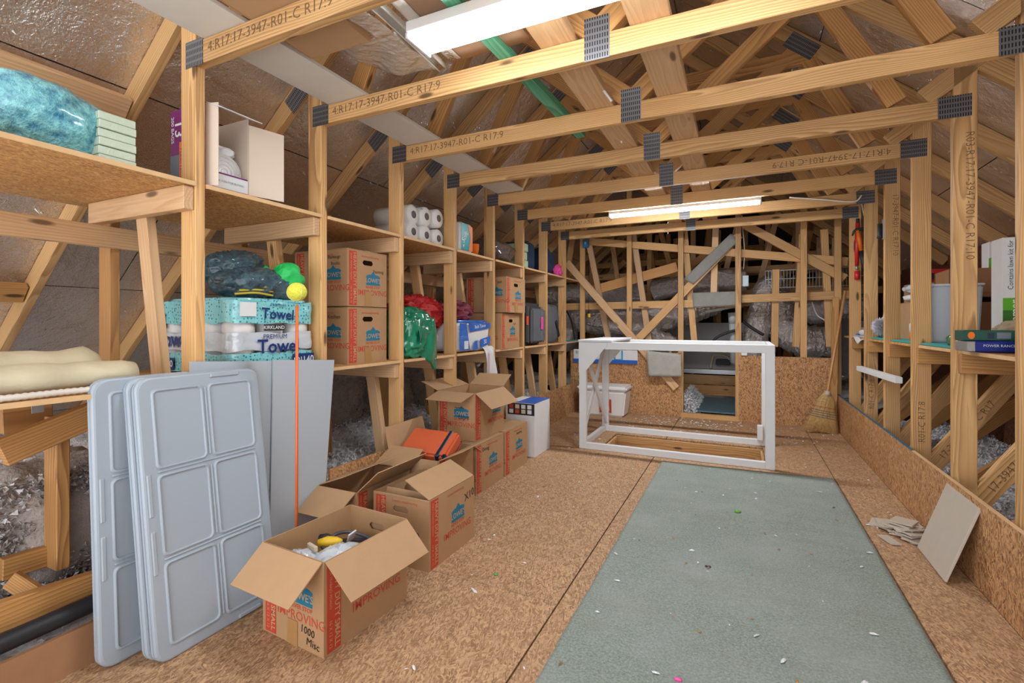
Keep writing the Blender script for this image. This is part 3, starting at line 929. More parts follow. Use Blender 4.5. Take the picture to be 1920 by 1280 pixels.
cS4 = carton('top carton of the pair on the shelf beside the grey suitcase', -2.020, 3.920, LZ + HB + 0.002, 0.40, 0.38, HB - 0.01, math.radians(-1), None,
       {'+x': dict(writing=()), '-y': dict(side_logo=0.8, writing=(('888', 0.33, 0.26, 0.03, 0.1),))}, holes=('+x',), tape=('+x',))

# ------------------------------------------------------------------ contents of the near carton
M_cable = plain('grey cable sheath', (0.055, 0.06, 0.07), 0.45)
M_yel = plain('yellow plug plastic', (0.75, 0.48, 0.02), 0.4)
M_clear = plain('milky plastic film', (0.55, 0.60, 0.66), 0.12, coat=0.5, spec=0.7, bump=0.5, bscale=25)
M_beige = plain('beige plastic', (0.62, 0.53, 0.38), 0.5)
pk = soft('packing_paper', M_cardin, (-1.382, 1.378, 0.008), (0.285, 0.36, 0.175), power=6, amp=0.01, scale=9, seed=4)
tag(pk, 'crumpled brown packing at the bottom of the cable carton', 'packing')
UPZ = 0.05
cc = thing('extension_cord', 'coiled grey cord with a yellow plug in the near carton', 'cord', (-1.40, 1.42, 0.19))
pts = []
for i in range(90):
    q = i / 89 * 5.2 * math.pi
    pts.append((-1.375 + math.cos(q) * (0.100 + 0.02 * math.sin(q * .7)), 1.435 + math.sin(q) * (0.085 + 0.012 * math.cos(q * .6)), 0.205 + i * 0.0005 + 0.014 * math.sin(q * 1.3)))
tube('cable', pts, 0.0072, M_cable, cc, 8)
tube('plug', [(-1.470, 1.362, 0.252), (-1.44, 1.378, 0.258), (-1.41, 1.392, 0.259), (-1.39, 1.400, 0.258)], [0.015, 0.020, 0.017, 0.010], M_yel, cc, 12)
tube('connector', [(-1.500, 1.395, 0.252), (-1.475, 1.405, 0.254), (-1.44, 1.420, 0.248)], [0.015, 0.018, 0.010], M_black, cc, 10)
o = soft('plastic_bag', M_clear, (-1.318, 1.315, 0.175), (0.15, 0.20, 0.095), power=2.4, amp=0.03, scale=14, seed=9, ridge=True)
tag(o, 'crinkled clear bag bulging beside the cord in the near carton', 'bag', 'bags in the near carton')
o = soft('plastic_bag', M_clear, (-1.435, 1.250, 0.175), (0.15, 0.10, 0.085), power=2.4, amp=0.03, scale=16, seed=12, ridge=True)
tag(o, 'crinkled clear bag at the front edge inside the near carton', 'bag', 'bags in the near carton')
o = lum('plastic_clip', (-1.475, 1.320, 0.262), (-1.405, 1.29, 0.272), 0.020, 0.014, Z, M_beige)
tag(o, 'beige plastic clip lying on the bags in the near carton', 'clip')
o = lum('plastic_strip', (-1.40, 1.455, 0.24), (-1.345, 1.41, 0.298), 0.035, 0.006, Y, M_white)
tag(o, 'pale plastic strip sticking up among the cord loops', 'strip')
o = sheet('folded_liner', (-1.545, 1.79, 0.08), X, Vector((0, 0.25, 1)), 0.28, 0.24, 0.004, M_cardin)
tag(o, 'loose cardboard liner curling inside the carton marked X10', 'cardboard')
o = link('paper_roll', tube_mesh([(-1.52, 2.02, 0.25), (-1.27, 1.90, 0.262)], 0.05, M_cardin, 18))
tag(o, 'rolled brown kraft paper inside the carton marked X10', 'paper roll')
# orange case
M_orange = plain('orange case vinyl', (0.60, 0.115, 0.045), 0.45, bump=0.1, bscale=150)
M_navyc = plain('navy corner guard', (0.012, 0.018, 0.045), 0.35)
oc = thing('small_case', 'orange vanity case with dark corner guards and strap', 'case', (-1.665, 2.40, 0.30), math.radians(8))
M0 = mw(oc)
link('shell', box_mesh(0.30, 0.22, 0.10, M_orange, 0.012), oc, Matrix.Translation((0, -0.02, 0.062)) @ Matrix.Rotation(math.radians(3), 4, 'Y') @ Matrix.Rotation(math.radians(26), 4, 'X'), True)
sh = oc.children[0]
for sx in (-1, 1):
    for sz in (-1, 1):
        link('corner_guard', box_mesh(0.034, 0.03, 0.034, M_navyc, 0.010), sh, Matrix.Translation((sx * 0.138, -0.100, sz * 0.038)), True)
link('strap', box_mesh(0.028, 0.226, 0.106, M_navyc, 0.006), sh, Matrix.Translation((0.095, 0, 0)), True)
link('lid_seam', box_mesh(0.302, 0.222, 0.004, M_navyc), sh, Matrix.Translation((0, 0, -0.022)), True)

# tall white carton
M_wcard = plain('glossy white carton', (0.70, 0.71, 0.73), 0.35, var=0.05)
M_pblue = plain('blue package print', (0.015, 0.11, 0.48), 0.35)
wc = thing('product_carton', 'tall white carton with a blue printed top at the end of the floor row', 'box', (-1.655, 3.81, 0))
link('body', box_mesh(0.265, 0.34, 0.44, M_wcard, 0.003), wc, Matrix.Translation((0, 0, 0.22)), True)
bd = wc.children[0]
link('printed_band', box_mesh(0.17, 0.342, 0.002, M_pblue), bd, Matrix.Translation((0.049, 0, 0.2212)), True)
link('printed_band', flat_poly(rect(0.02, 0.34, 0.262, 0.435), M_marker), bd, face_M((-0.1325, -0.171, -0.22), X, Z, 0.0), True)
fm = face_M((-0.1325, -0.1725, -0.22), X, Z, 0.0)
for i in range(4):
    for j in range(2):
        link('picture', flat_poly(rect(0.035 + i * 0.055, 0.352 + j * 0.04, 0.072 + i * 0.055, 0.385 + j * 0.04), (M_wcard, M_redtx, M_beige, M_white)[(i + j) % 4]), bd, fm, True)
link('label_panel', flat_poly(rect(0.012, 0.25, 0.10, 0.335), M_white), bd, fm, True)

# ------------------------------------------------------------------ white resin shelf panels leaning by the shelving
def resin_panel(label, yA, xB, xT, wid, hgt, th, rz=0.0):
    """a moulded resin shelf with six recessed panels, foot at xB, top leaning to xT"""
    t = thing('resin_panel', label, 'panel', (xB, yA, 0), rz, 'white resin shelf panels')
    lean = math.atan2(xB - xT, hgt)
    up = Vector((-math.sin(lean), 0, math.cos(lean)))
    Mx = face_M((0, 0, 0), Y, up, 0.0)   # x along y, y up, z outward (+x)
    bm = bmesh.new()
    r = 0.045
    pts = []
    for cx, cy, a0 in ((wid - r, r, -90), (wid - r, hgt - r, 0), (r, hgt - r, 90), (r, r, 180)):
        for i in range(6):
            q = math.radians(a0 + 18 * i)
            pts.append((cx + r * math.cos(q), cy + r * math.sin(q)))
    def loop(ins, z):
        out = []
        for x, y in pts:
            sx = 1 - 2 * ins / wid; sy = 1 - 2 * ins / hgt
            out.append(bm.verts.new(((x - wid / 2) * sx + wid / 2, (y - hgt / 2) * sy + hgt / 2, z)))
        return out
    lv = [loop(0.004, -th), loop(0.0, -th * 0.85), loop(0.0, -th * 0.55), loop(0.004, -th * 0.5), loop(0.004, -th * 0.42), loop(0.0, -th * 0.36), loop(0.0, -0.008), loop(0.003, -0.002), loop(0.008, 0)]
    n = len(pts)
    for a_, b2 in zip(lv, lv[1:]):
        for i in range(n): bm.faces.new((a_[i], a_[(i + 1) % n], b2[(i + 1) % n], b2[i]))
    bm.faces.new(lv[-1]); bm.faces.new(lv[0][::-1])
    link('shell', bm_mesh(bm, 'shell', [M_plastic]), t, Mx, True)
    # raised ribs framing six fields
    def rib(x0, y0, x1, y1, h2=0.004):
        link('rib', box_mesh(abs(x1 - x0), abs(y1 - y0), h2 * 2, M_plastic, 0.0028), t, Mx @ Matrix.Translation(((x0 + x1) / 2, (y0 + y1) / 2, 0)), True)
    m, gx, gy = 0.045, 0.022, 0.022
    fw = (wid - 2 * m - gx) / 2
    fh = (hgt - 2 * m - 2 * gy) / 3
    for i in range(2):
        for j in range(3):
            x0, y0 = m + i * (fw + gx), m + j * (fh + gy)
            e = 0.005
            # moulded field outline
            bm = bmesh.new()
            rr = 0.016
            pp = []
            for cx, cy, a0 in ((x0 + fw - rr, y0 + rr, -90), (x0 + fw - rr, y0 + fh - rr, 0), (x0 + rr, y0 + fh - rr, 90), (x0 + rr, y0 + rr, 180)):
                for q in range(4):
                    a2 = math.radians(a0 + 30 * q); pp.append((cx + rr * math.cos(a2), cy + rr * math.sin(a2)))
            cx, cy = x0 + fw / 2, y0 + fh / 2
            def ring(ins, z):
                return [bm.verts.new(((x - cx) * (1 - 2 * ins / fw) + cx, (y - cy) * (1 - 2 * ins / fh) + cy, z)) for x, y in pp]
            Ls = [ring(-0.003, -0.001), ring(0.0005, 0.006), ring(0.0045, 0.006), ring(0.007, -0.001)]
            k2 = len(pp)
            for a_, b2 in zip(Ls, Ls[1:]):
                for q in range(k2): bm.faces.new((a_[q], a_[(q + 1) % k2], b2[(q + 1) % k2], b2[q]))
            link('field_rim', bm_mesh(bm, 'rim', [M_plastic], True), t, Mx, True)
    for j in (1, 2):
        yy = m + j * (fh + gy) - gy / 2
        rib(m + 0.002, yy - 0.0035, wid - m - 0.002, yy + 0.0035, 0.0045)
    for j in range(3):
        rib(wid / 2 - 0.0035, m + j * (fh + gy) + 0.008, wid / 2 + 0.0035, m + j * (fh + gy) + fh - 0.008, 0.0045)
    rib(wid * 0.55, hgt - 0.022, wid * 0.80, hgt - 0.006, 0.006)
    rib(wid * 0.62, 0.006, wid * 0.82, 0.020, 0.006)
    for yy in (0.40, 0.60):
        rib(0.012, hgt * yy - 0.09, 0.026, hgt * yy + 0.05, 0.003)
    return t
resin_panel('white six-field resin panel leaning in front of its two twins', 0.905, -1.680, -1.805, 0.450, 0.925, 0.030)
resin_panel('white resin panel pressed flat behind the foremost one', 0.898, -1.716, -1.840, 0.450, 0.925, 0.030)
resin_panel('white resin panel standing rearmost against the shelf edge', 0.815, -1.815, -1.865, 0.450, 0.920, 0.036)

# white sheets behind the rod
for nm, y0, y1, zt, xx, lab in (('white_sheet', 1.115, 1.50, 0.955, -1.863, 'plain white board standing behind the resin panels'),
                                ('white_sheet', 1.44, 1.81, 0.938, -1.852, 'plain white board with a slanted edge behind the orange rod')):
    V = []
    sl = 0.085
    prof = [(y0 - 0.0, 0.004), (y1 - sl, 0.004), (y1, zt - 0.024), (y0 + 0.02 if y0 > 1.3 else y0, zt)]
    n = 4
    V = [(xx, a_, b2) for a_, b2 in prof] + [(xx + 0.006, a_, b2) for a_, b2 in prof]
    me = mesh_from(V, [(3, 2, 1, 0), (4, 5, 6, 7)] + [(i, (i + 1) % 4, 4 + (i + 1) % 4, 4 + i) for i in range(4)], 'board', [M_melam])
    tag(link(nm, me), lab, 'board', 'white boards leaning on the posts')

# rod with tennis ball
def tennis_mat():
    m, nt, b = new_mat('tennis felt')
    k = N(nt)
    tc = k.add('ShaderNodeTexCoord').outputs['Object']
    f = k.noise(tc, 260, 3)
    k.link(k.ramp(f, [(0.3, (0.50, 0.50, 0.03)), (0.7, (0.78, 0.76, 0.10))]), b.inputs['Base Color'])
    b.inputs['Roughness'].default_value = 1.0
    k.link(k.bump(f, 0.6, 0.006), b.inputs['Normal'])
    return m
M_rod = plain('orange fibreglass', (0.62, 0.12, 0.025), 0.35)
rd = thing('marker_rod', 'thin orange rod with a yellow tennis ball on top', 'rod', (-1.590, 1.362, 0))
tube('rod', [(-1.590, 1.362, 0.002), (-1.592, 1.366, 1.17)], 0.0058, M_rod, rd, 10)
bm = bmesh.new()
bmesh.ops.create_uvsphere(bm, u_segments=32, v_segments=20, radius=0.0375)
bl = link('tennis_ball', bm_mesh(bm, 'ball', [tennis_mat()], True), rd, Matrix.Translation((-1.592, 1.366, 1.222)))
seam = []
for i in range(61):
    q = i / 60 * 2 * math.pi
    v = Vector((math.cos(q) * 0.8, math.sin(q) * 0.8, 0.45 * math.sin(2 * q + 0.6))).normalized() * 0.0375
    seam.append(v)
link('seam', tube_mesh(seam, 0.0012, M_beige, 6), bl, Matrix.Rotation(0.8, 4, 'X'), True)

# ------------------------------------------------------------------ carpet and floor litter
def carpet_fn(s, t):
    x = -0.565 + 1.145 * s
    y = -0.3 + 4.24 * t + 0.07 * s
    if s in (0.0, 1.0): x += 0.005 * mnoise.noise(Vector((s * 5, y * 9, 1)))
    if t == 1.0: y += 0.012 * mnoise.noise(Vector((x * 6, 3, 2)))
    z = 0.008 + 0.0018 * mnoise.noise(Vector((x * 1.6, y * 2.2, 0)))
    return (x, y, z)
cp = link('carpet', sheet_grid(carpet_fn, 60, 160, M_carpet, 0.011))
tag(cp, 'worn sage green carpet strip laid down the middle of the floor', 'carpet')

rl = random.Random(11)
def litter(name, spots, mat, smin, smax, label):
    bm = bmesh.new()
    for x, y in spots:
        s = rl.uniform(smin, smax)
        c = Vector((x, y, 0.0))
        zt = 0.016 if (-0.55 < x < 0.58 and y < 3.9) else 0.001
        q = rl.uniform(0, 6.28); e = rl.uniform(1.2, 3.5)
        vs = []
        for j in range(6):
            a = q + j * 1.047
            r = s * rl.uniform(0.5, 1.0)
            dx, dy = math.cos(j * 1.047) * r * e, math.sin(j * 1.047) * r
            vs.append(bm.verts.new((x + dx * math.cos(q) - dy * math.sin(q), y + dx * math.sin(q) + dy * math.cos(q), zt + rl.uniform(0, 0.3) * s)))
        top = bm.verts.new((x, y, zt + s * rl.uniform(0.6, 1.2)))
        for j in range(6): bm.faces.new((vs[j], vs[(j + 1) % 6], top))
    o = link(name, bm_mesh(bm, name, [mat]))
    o['kind'] = 'stuff'; o['label'] = label; o['category'] = 'debris'
    return o
sp = [(rl.uniform(-1.7, 0.85), rl.uniform(0.9, 5.8)) for i in range(190)]
sp += [(rl.uniform(-1.25, 0.0), rl.uniform(5.35, 5.9)) for i in range(170)] + [(rl.uniform(-1.2, 0.8), rl.uniform(4.9, 5.9)) for i in range(60)]
sp = [p for p in sp if not (HX0 < p[0] < HX1 and HY0 < p[1] < HY1) and not (p[0] < -1.18 and p[1] < 4.05) and not (p[0] < -1.1 and p[1] > 5.5)]
litter('insulation_debris', sp, M_ins, 0.003, 0.009, 'small white insulation crumbs scattered over the floor')
sp = [(rl.uniform(-1.2, 0.85), rl.uniform(0.9, 4.1)) for i in range(70)]
litter('wood_debris', sp, M_pinedk, 0.0025, 0.006, 'wood splinters scattered over the floor and carpet')
for lab, x, y, mt, s in (('crumpled green wrapper scrap on the carpet', *P(1385, 960, z=0.015)[:2], plain('green scrap', (0.12, 0.35, 0.03), 0.4), 0.02),
                         ('small navy scrap on the carpet', *P(1328, 1062, z=0.015)[:2], M_navyc, 0.012),
                         ('green scrap on the bare strand board', *P(930, 1078, z=0.0)[:2], plain('leaf green scrap', (0.05, 0.32, 0.06), 0.4), 0.011),
                         ('bright pink scrap at the near end of the carpet', *P(1272, 1274, z=0.015)[:2], plain('pink scrap', (0.75, 0.08, 0.32), 0.5), 0.012)):
    o = soft('scrap', mt, (x, y, 0.013 if 'carpet' in lab else 0.0005), (s * 1.8, s, s * 0.6), power=2, amp=s * 0.5, scale=40, seed=int(s * 1000), seg=(12, 8))
    tag(o, lab, 'scrap')

# ------------------------------------------------------------------ tiles by the curb
M_tile = plain('beige ceramic tile', (0.50, 0.44, 0.37), 0.35, var=0.08)
lean = math.atan2(0.112, 0.33)
o = sheet('wall_tile', (0.770, 2.968, 0.012), -Y, Vector((0.112, 0, 0.33)), 0.35, 0.345, 0.010, M_tile, None, 0.0015)
tag(o, 'large beige tile leaning on the curb', 'tile')
rt = random.Random(5)
lay = 0
for i in range(26):
    lvl = (0, 0, 0, 0, 0, 0, 0, 1, 1, 1, 1, 1, 1, 2, 2, 2, 2, 3, 3, 3, 4, 4, 4, 5, 5, 6)[i]
    cx = 0.672 + (i * 0.618 % 1) * 0.165
    cy = 3.02 + (i * 0.37 % 1) * 0.26
    cx, cy = (cx + (0.76 - cx) * lvl * 0.18, cy + (3.14 - cy) * lvl * 0.18)
    M = Matrix.Translation((cx, cy, 0.006 + lvl * 0.0105)) @ Matrix.Rotation(rt.uniform(0, 3.1), 4, 'Z') @ Matrix.Rotation(rt.uniform(-.10, .10), 4, 'X')
    o = link('loose_tile', box_mesh(*((0.10, 0.10, 0.008) if i % 3 else (0.105, 0.05, 0.008)), M_tile, 0.001), None, M)
    tag(o, 'small beige tile in the loose pile by the curb', 'tile', 'small tiles piled by the curb')

# ------------------------------------------------------------------ stair hatch and the white guard frame over it
hx = thing('stair_hatch', 'open attic stair hatch with pine sides under the white frame', 'hatch', ((HX0 + HX1) / 2, (HY0 + HY1) / 2, -0.3))
lum('side_board', (HX0, HY1 - 0.012, -0.085), (HX1, HY1 - 0.012, -0.085), 0.14, 0.022, Z, M_pine, hx)
lum('side_board', (HX0, HY1 - 0.040, -0.165), (HX1, HY1 - 0.040, -0.165), 0.10, 0.030, Z, M_pinedk, hx)
lum('side_board', (HX0, HY0 + 0.012, -0.10), (HX1, HY0 + 0.012, -0.10), 0.17, 0.022, Z, M_pine, hx)
lum('side_board', (HX0 + 0.012, HY0 + 0.025, -0.10), (HX0 + 0.012, HY1 - 0.06, -0.10), 0.17, 0.022, Z, M_pine, hx)
lum('side_board', (HX1 - 0.012, HY0 + 0.025, -0.10), (HX1 - 0.012, HY1 - 0.06, -0.10), 0.17, 0.022, Z, M_pine, hx)
box('door_panel', (HX0, HY0 + 0.03, -0.235), (HX1, HY1 - 0.03, -0.220), M_pinedk, hx)
pts = []
for i in range(240):
    q = i * 0.9
    pts.append((-0.28 + i * 0.0016, HY0 + 0.055 + 0.016 * math.cos(q), -0.045 + 0.016 * math.sin(q)))
tube('spring', pts, 0.0022, M_galvd, hx, 5)
sheet('hinge_plate', (HX0 + 0.024, HY1 - 0.13, -0.14), Y, Z, 0.05, 0.10, 0.004, M_steel, hx)

FX0, FX1, FY0, FY1, FZ = -1.29, 0.225, 4.09, 4.90, 0.935
fr = thing('guard_frame', 'white painted timber guard frame standing around the stair hatch', 'frame', ((FX0 + FX1) / 2, (FY0 + FY1) / 2, 0))
S, S2 = 0.064, 0.038
for x in (FX0, FX1 - S):
    for y in (FY0, FY1 - S2):
        lum('post', (x + S / 2, y + S2 / 2, 0.001), (x + S / 2, y + S2 / 2, FZ - 0.002), S, S2, X, M_white, fr)
for y in (FY0, FY1 - S2):
    lum('rail', (FX0 + S, y + S2 / 2, 0.028), (FX1 - S, y + S2 / 2, 0.028), 0.055, S2, Z, M_white, fr)
    lum('rail', (FX0 + S, y + S2 / 2, FZ - 0.032), (FX1 + 0.0, y + S2 / 2, FZ - 0.032), 0.062, S2, Z, M_white, fr)
for x in (FX0 + 0.02, FX1 - 0.02):
    lum('rail', (x, FY0 + S2, 0.028), (x, FY1 - S2, 0.028), 0.055, 0.036, Z, M_white, fr) if x < 0 else lum('rail', (x, FY0 + S2, FZ - 0.03), (x, FY1 - S2, FZ - 0.03), 0.06, 0.036, Z, M_white, fr)
lum('cross_brace', (FX0 + 0.02, FY0 + 0.04, 0.10), (FX0 + 0.02, FY1 - 0.04, 0.86), 0.055, 0.02, Z, M_white, fr)
lum('cross_brace', (FX0 + 0.045, FY0 + 0.04, 0.86), (FX0 + 0.045, FY1 - 0.04, 0.10), 0.055, 0.02, Z, M_white, fr)
# plywood corner gusset on the front face and the little shelf on top
for yy in (FY0 - 0.010, FY1 + 0.001):
    V = [(FX0, yy, FZ - 0.004), (FX0 + 0.25, yy, FZ - 0.004), (FX0 + 0.25, yy, FZ - 0.03), (FX0 + 0.066, yy, FZ - 0.25), (FX0, yy, FZ - 0.27)]
    V += [(x, y + 0.009, z) for x, y, z in V]
    n = 5
    link('corner_gusset', mesh_from(V, [tuple(range(5)), tuple(range(9, 4, -1))] + [(i, 5 + i, 5 + (i + 1) % 5, (i + 1) % 5) for i in range(5)], 'gusset', [M_white]), fr)
box('top_board', (FX0 - 0.004, FY0 - 0.012, FZ), (FX0 + 0.29, FY1 + 0.01, FZ + 0.018), M_white, fr, 0.002)
box('stop_block', (FX1 - 0.10, FY1 - 0.10, 0.06), (FX1 - 0.055, FY1 - 0.04, 0.19), M_white, fr, 0.003)

# foam cooler
M_foam = plain('white expanded foam', (0.78, 0.77, 0.76), 0.7, bump=0.12, bscale=90)
co = thing('foam_cooler', 'white foam cooler with a red sticker in the floor corner', 'cooler', (-1.49, 5.75, 0))
def taper_box(w0, d0, w1, d1, h, mat, bev=0.012):
    bm = bmesh.new()
    bmesh.ops.create_cube(bm, size=1.0)
    for v in bm.verts:
        top = v.co.z > 0
        v.co = Vector((v.co.x * (w1 if top else w0), v.co.y * (d1 if top else d0), h if top else 0))
    bmesh.ops.bevel(bm, geom=bm.edges[:], offset=bev, segments=3, affect='EDGES')
    return bm_mesh(bm, 'taper', [mat])
link('body', taper_box(0.50, 0.28, 0.57, 0.33, 0.30, M_foam, 0.02), co, Matrix.Identity(4), True)
link('lid', box_mesh(0.595, 0.345, 0.055, M_foam, 0.018), co, Matrix.Translation((0, 0, 0.330)), True)
lbl = link('sticker', flat_poly(rect(-0.02, 0.05, 0.12, 0.21), M_red), co, face_M((0, -0.158, 0.0), X, Vector((0, -0.025, 0.30)), 0.001), True)
for i in range(3):
    link('sticker_mark', flat_poly([(0.0 + i * 0.035, 0.08), (0.028 + i * 0.035, 0.08), (0.018 + i * 0.035, 0.18), (0.006 + i * 0.035, 0.15)], M_white), lbl, T2(0, 0, 0, 0.0007), True)

# blue and white flooring carton strip standing on the knee wall
sg = thing('flooring_box_strip', 'white and blue carton panel propped along the top of the knee wall', 'sign', (-1.35, YB - 0.05, 0.62))
a, b_ = P(1075, 660, y=YB - 0.03), P(1195, 664, y=YB - 0.03)
sheet('card', (a.x, YB - 0.016, 0.60), X, Z, b_.x - a.x, 0.165, 0.006, M_wcard, sg)
sheet('blue_band', (a.x, YB - 0.0225, 0.60), X, Z, b_.x - a.x, 0.045, 0.001, M_pblue, sg)
sheet('blue_tab', (a.x + 0.52, YB - 0.0225, 0.645), X, Z, 0.11, 0.115, 0.001, plain('sky blue print', (0.02, 0.33, 0.62), 0.5), sg)
sheet('white_tab', (a.x + 0.54, YB - 0.024, 0.655), X, Z, 0.07, 0.11, 0.001, M_white, sg)
for i, s in enumerate(('BOW', 'ROWE!')):
    text(s, sg, mw(sg).inverted() @ face_M((a.x + 0.03 + i * 0.26, YB - 0.0226, 0.725), X, Z), 0.045, M_greytx)

# grey carpet scraps hung in the end framing
M_gcarp = plain('grey carpet backing', (0.30, 0.30, 0.28), 1.0, bump=0.8, bscale=160, var=0.15)
M_lcarp = plain('pale grey carpet', (0.46, 0.46, 0.42), 1.0, bump=0.8, bscale=160, var=0.15)
def slab_px(name, quad, y, th, mat, label):
    c = [P(u, v, y=y) for u, v in quad]
    def fn(s, t):
        p = (c[0] * (1 - s) + c[1] * s) * (1 - t) + (c[3] * (1 - s) + c[2] * s) * t
        p.y += 0.012 * mnoise.noise(p * 4)
        return p
    return tag(link(name, sheet_grid(fn, 14, 8, mat, th)), label, 'carpet', 'carpet scraps hung on the end framing')
slab_px('carpet_scrap', [(1283, 522), (1370, 438), (1386, 450), (1300, 533)], YB + 0.035, 0.03, M_gcarp, 'grey carpet strip wrapped over the rising diagonal brace')
slab_px('carpet_scrap', [(1298, 549), (1386, 546), (1386, 572), (1300, 576)], YB + 0.09, 0.03, M_gcarp, 'dark grey carpet strip folded over the level rail')
slab_px('carpet_scrap', [(1212, 657), (1277, 664), (1278, 706), (1216, 705)], YB - 0.105, 0.014, M_lcarp, 'pale grey carpet square hung over the lower brace end')
slab_px('carpet_scrap', [(1318, 583), (1384, 571), (1384, 576), (1322, 587)], YB + 0.30, 0.05, M_lcarp, 'pale carpet roll resting on the sloping rail behind the opening')

# ------------------------------------------------------------------ broom
M_straw = wood_mat('broom straw', (0.62, 0.42, 0.17), (0.50, 0.31, 0.11), (0.36, 0.20, 0.06), knots=False)
M_hand = plain('varnished broom handle', (0.52, 0.27, 0.10), 0.35, var=0.1)
br = thing('broom', 'straw corn broom standing in the corner of the knee wall', 'broom', (0.70, 5.66, 0))
Bt, Bb = Vector((0.935, 5.80, 1.42)), Vector((0.775, 5.71, 0.42))
tube('handle', [Bb + (Bb - Bt).normalized() * 0.03, Bb, Bt], 0.0125, M_hand, br, 12)
ax = (Bb - Bt).normalized()
side = Vector((1, 0.25, 0)); side = (side - ax * side.dot(ax)).normalized()
dep = ax.cross(side)
prof = [(0.0, 0.022, 0.020), (0.05, 0.055, 0.032), (0.10, 0.085, 0.034), (0.16, 0.095, 0.032), (0.26, 0.125, 0.026), (0.41, 0.165, 0.022)]
V, Fc = [], []
for s_, a_, b2 in prof:
    for i in range(20):
        q = 2 * math.pi * i / 20
        V.append(Bb + ax * s_ + side * a_ * math.cos(q) * 0.94 + dep * b2 * math.sin(q) * 0.9)
for j in range(len(prof) - 1):
    for i in range(20): Fc.append((j * 20 + i, j * 20 + (i + 1) % 20, (j + 1) * 20 + (i + 1) % 20, (j + 1) * 20 + i))
Fc += [tuple(range(20))[::-1], tuple(range((len(prof) - 1) * 20, len(prof) * 20))]
link('straw_head', mesh_from(V, Fc, 'head', [M_straw], True), br)
bm = bmesh.new()
rb = random.Random(2)
for i in range(420):
    q = rb.uniform(0, 2 * math.pi); r0 = rb.uniform(0.55, 1.0)
    path = []
    L = rb.uniform(0.94, 1.06)
    for s_, a_, b2 in prof[1:]:
        path.append(Bb + ax * s_ * L + side * a_ * math.cos(q) * r0 + dep * b2 * math.sin(q) * r0)
    wv = Vector((rb.uniform(-1, 1), rb.uniform(-1, 1), rb.uniform(-1, 1))).normalized() * 0.0014
    prev = None
    for p in path:
        p = Vector((p.x, p.y, max(p.z, 0.002)))
        a_ = bm.verts.new(p + wv); b2 = bm.verts.new(p - wv)
        if prev: bm.faces.new((prev[0], a_, b2, prev[1]))
        prev = (a_, b2)
o = link('bristles', bm_mesh(bm, 'bristles', [M_straw]), br); o['kind'] = 'stuff'
M_thr = plain('blue stitching', (0.05, 0.10, 0.17), 0.7)
for s_, a_, b2, mt in ((0.165, 0.097, 0.035, M_redtx), (0.20, 0.108, 0.033, M_thr), (0.222, 0.114, 0.031, M_thr), (0.244, 0.121, 0.030, M_thr), (0.266, 0.128, 0.028, M_thr)):
    ring = [Bb + ax * s_ + side * a_ * math.cos(q / 24 * 2 * math.pi) + dep * b2 * math.sin(q / 24 * 2 * math.pi) for q in range(25)]
    tube('stitching', ring, 0.0022, mt, br, 5)
tube('wire_collar', [Bb + ax * 0.0, Bb + ax * 0.045], [0.024, 0.036], M_tile, br, 14)
o = lum('loose_stud', (0.842, 5.86, 0.002), (0.870, 5.90, 1.36), 0.06, 0.03, X, M_pinedk)
tag(o, 'amber stick leaning behind the broom', 'stick')

# white square bar across the posts
o = lum('white_bar', (0.885, 3.76, 0.742), (0.885, 4.88, 0.722), 0.040, 0.040, Z, M_white)
tag(o, 'white square wooden bar fixed across the bare posts', 'bar')

# ------------------------------------------------------------------ loose insulation
def ins_field(name, x0, x1, y0, y1, fn, mat, label, step=0.03):
    nx, ny = int((x1 - x0) / step), int((y1 - y0) / step)
    V, Fc = [], []
    for j in range(ny + 1):
        for i in range(nx + 1):
            x, y = x0 + (x1 - x0) * i / nx, y0 + (y1 - y0) * j / ny
            z = fn(x, y)
            z += 0.055 * mnoise.fractal(Vector((x * 3, y * 3, 0.3)), 0.9, 2.1, 3)
            z += 0.045 * abs(mnoise.noise(Vector((x * 14, y * 14, 2.0)))) + 0.02 * mnoise.noise(Vector((x * 37, y * 37, 5.0)))
            V.append((x + 0.012 * mnoise.noise(Vector((y * 30, x * 30, 1))), y + 0.012 * mnoise.noise(Vector((x * 30, y * 30, 7))), z))
    for j in range(ny):
        for i in range(nx):
            a_ = j * (nx + 1) + i
            Fc.append((a_, a_ + 1, a_ + nx + 2, a_ + nx + 1))
    o = link(name, mesh_from(V, Fc, name, [mat], True))
    o['kind'] = 'stuff'; o['label'] = label; o['category'] = 'insulation'
    INS.append(o)
    return o
INS = []
def sm(a, b2, x):
    t = max(0, min(1, (x - a) / (b2 - a))); return t * t * (3 - 2 * t)
ins_field('insulation', -4.7, -2.03, -0.4, 6.2, lambda x, y: 0.08 + 0.30 * sm(2.15, 3.2, -x) + 0.06 * sm(1.2, 2.2, y), M_ins, 'loose white insulation heaped under the shelves', 0.03)
ins_field('insulation', 1.00, 1.76, 0.8, 6.2, lambda x, y: -0.02 + 0.16 * sm(1.0, 1.7, x), M_ins, 'loose white insulation behind the bare posts', 0.025)
ins_field('insulation', -3.2, 1.7, YB + 0.30, 9.3, lambda x, y: -0.02 + 0.24 * sm(0.0, 0.30, abs(x + 0.32) - 0.24), M_ins, 'loose insulation on the far attic floor past the opening', 0.045)
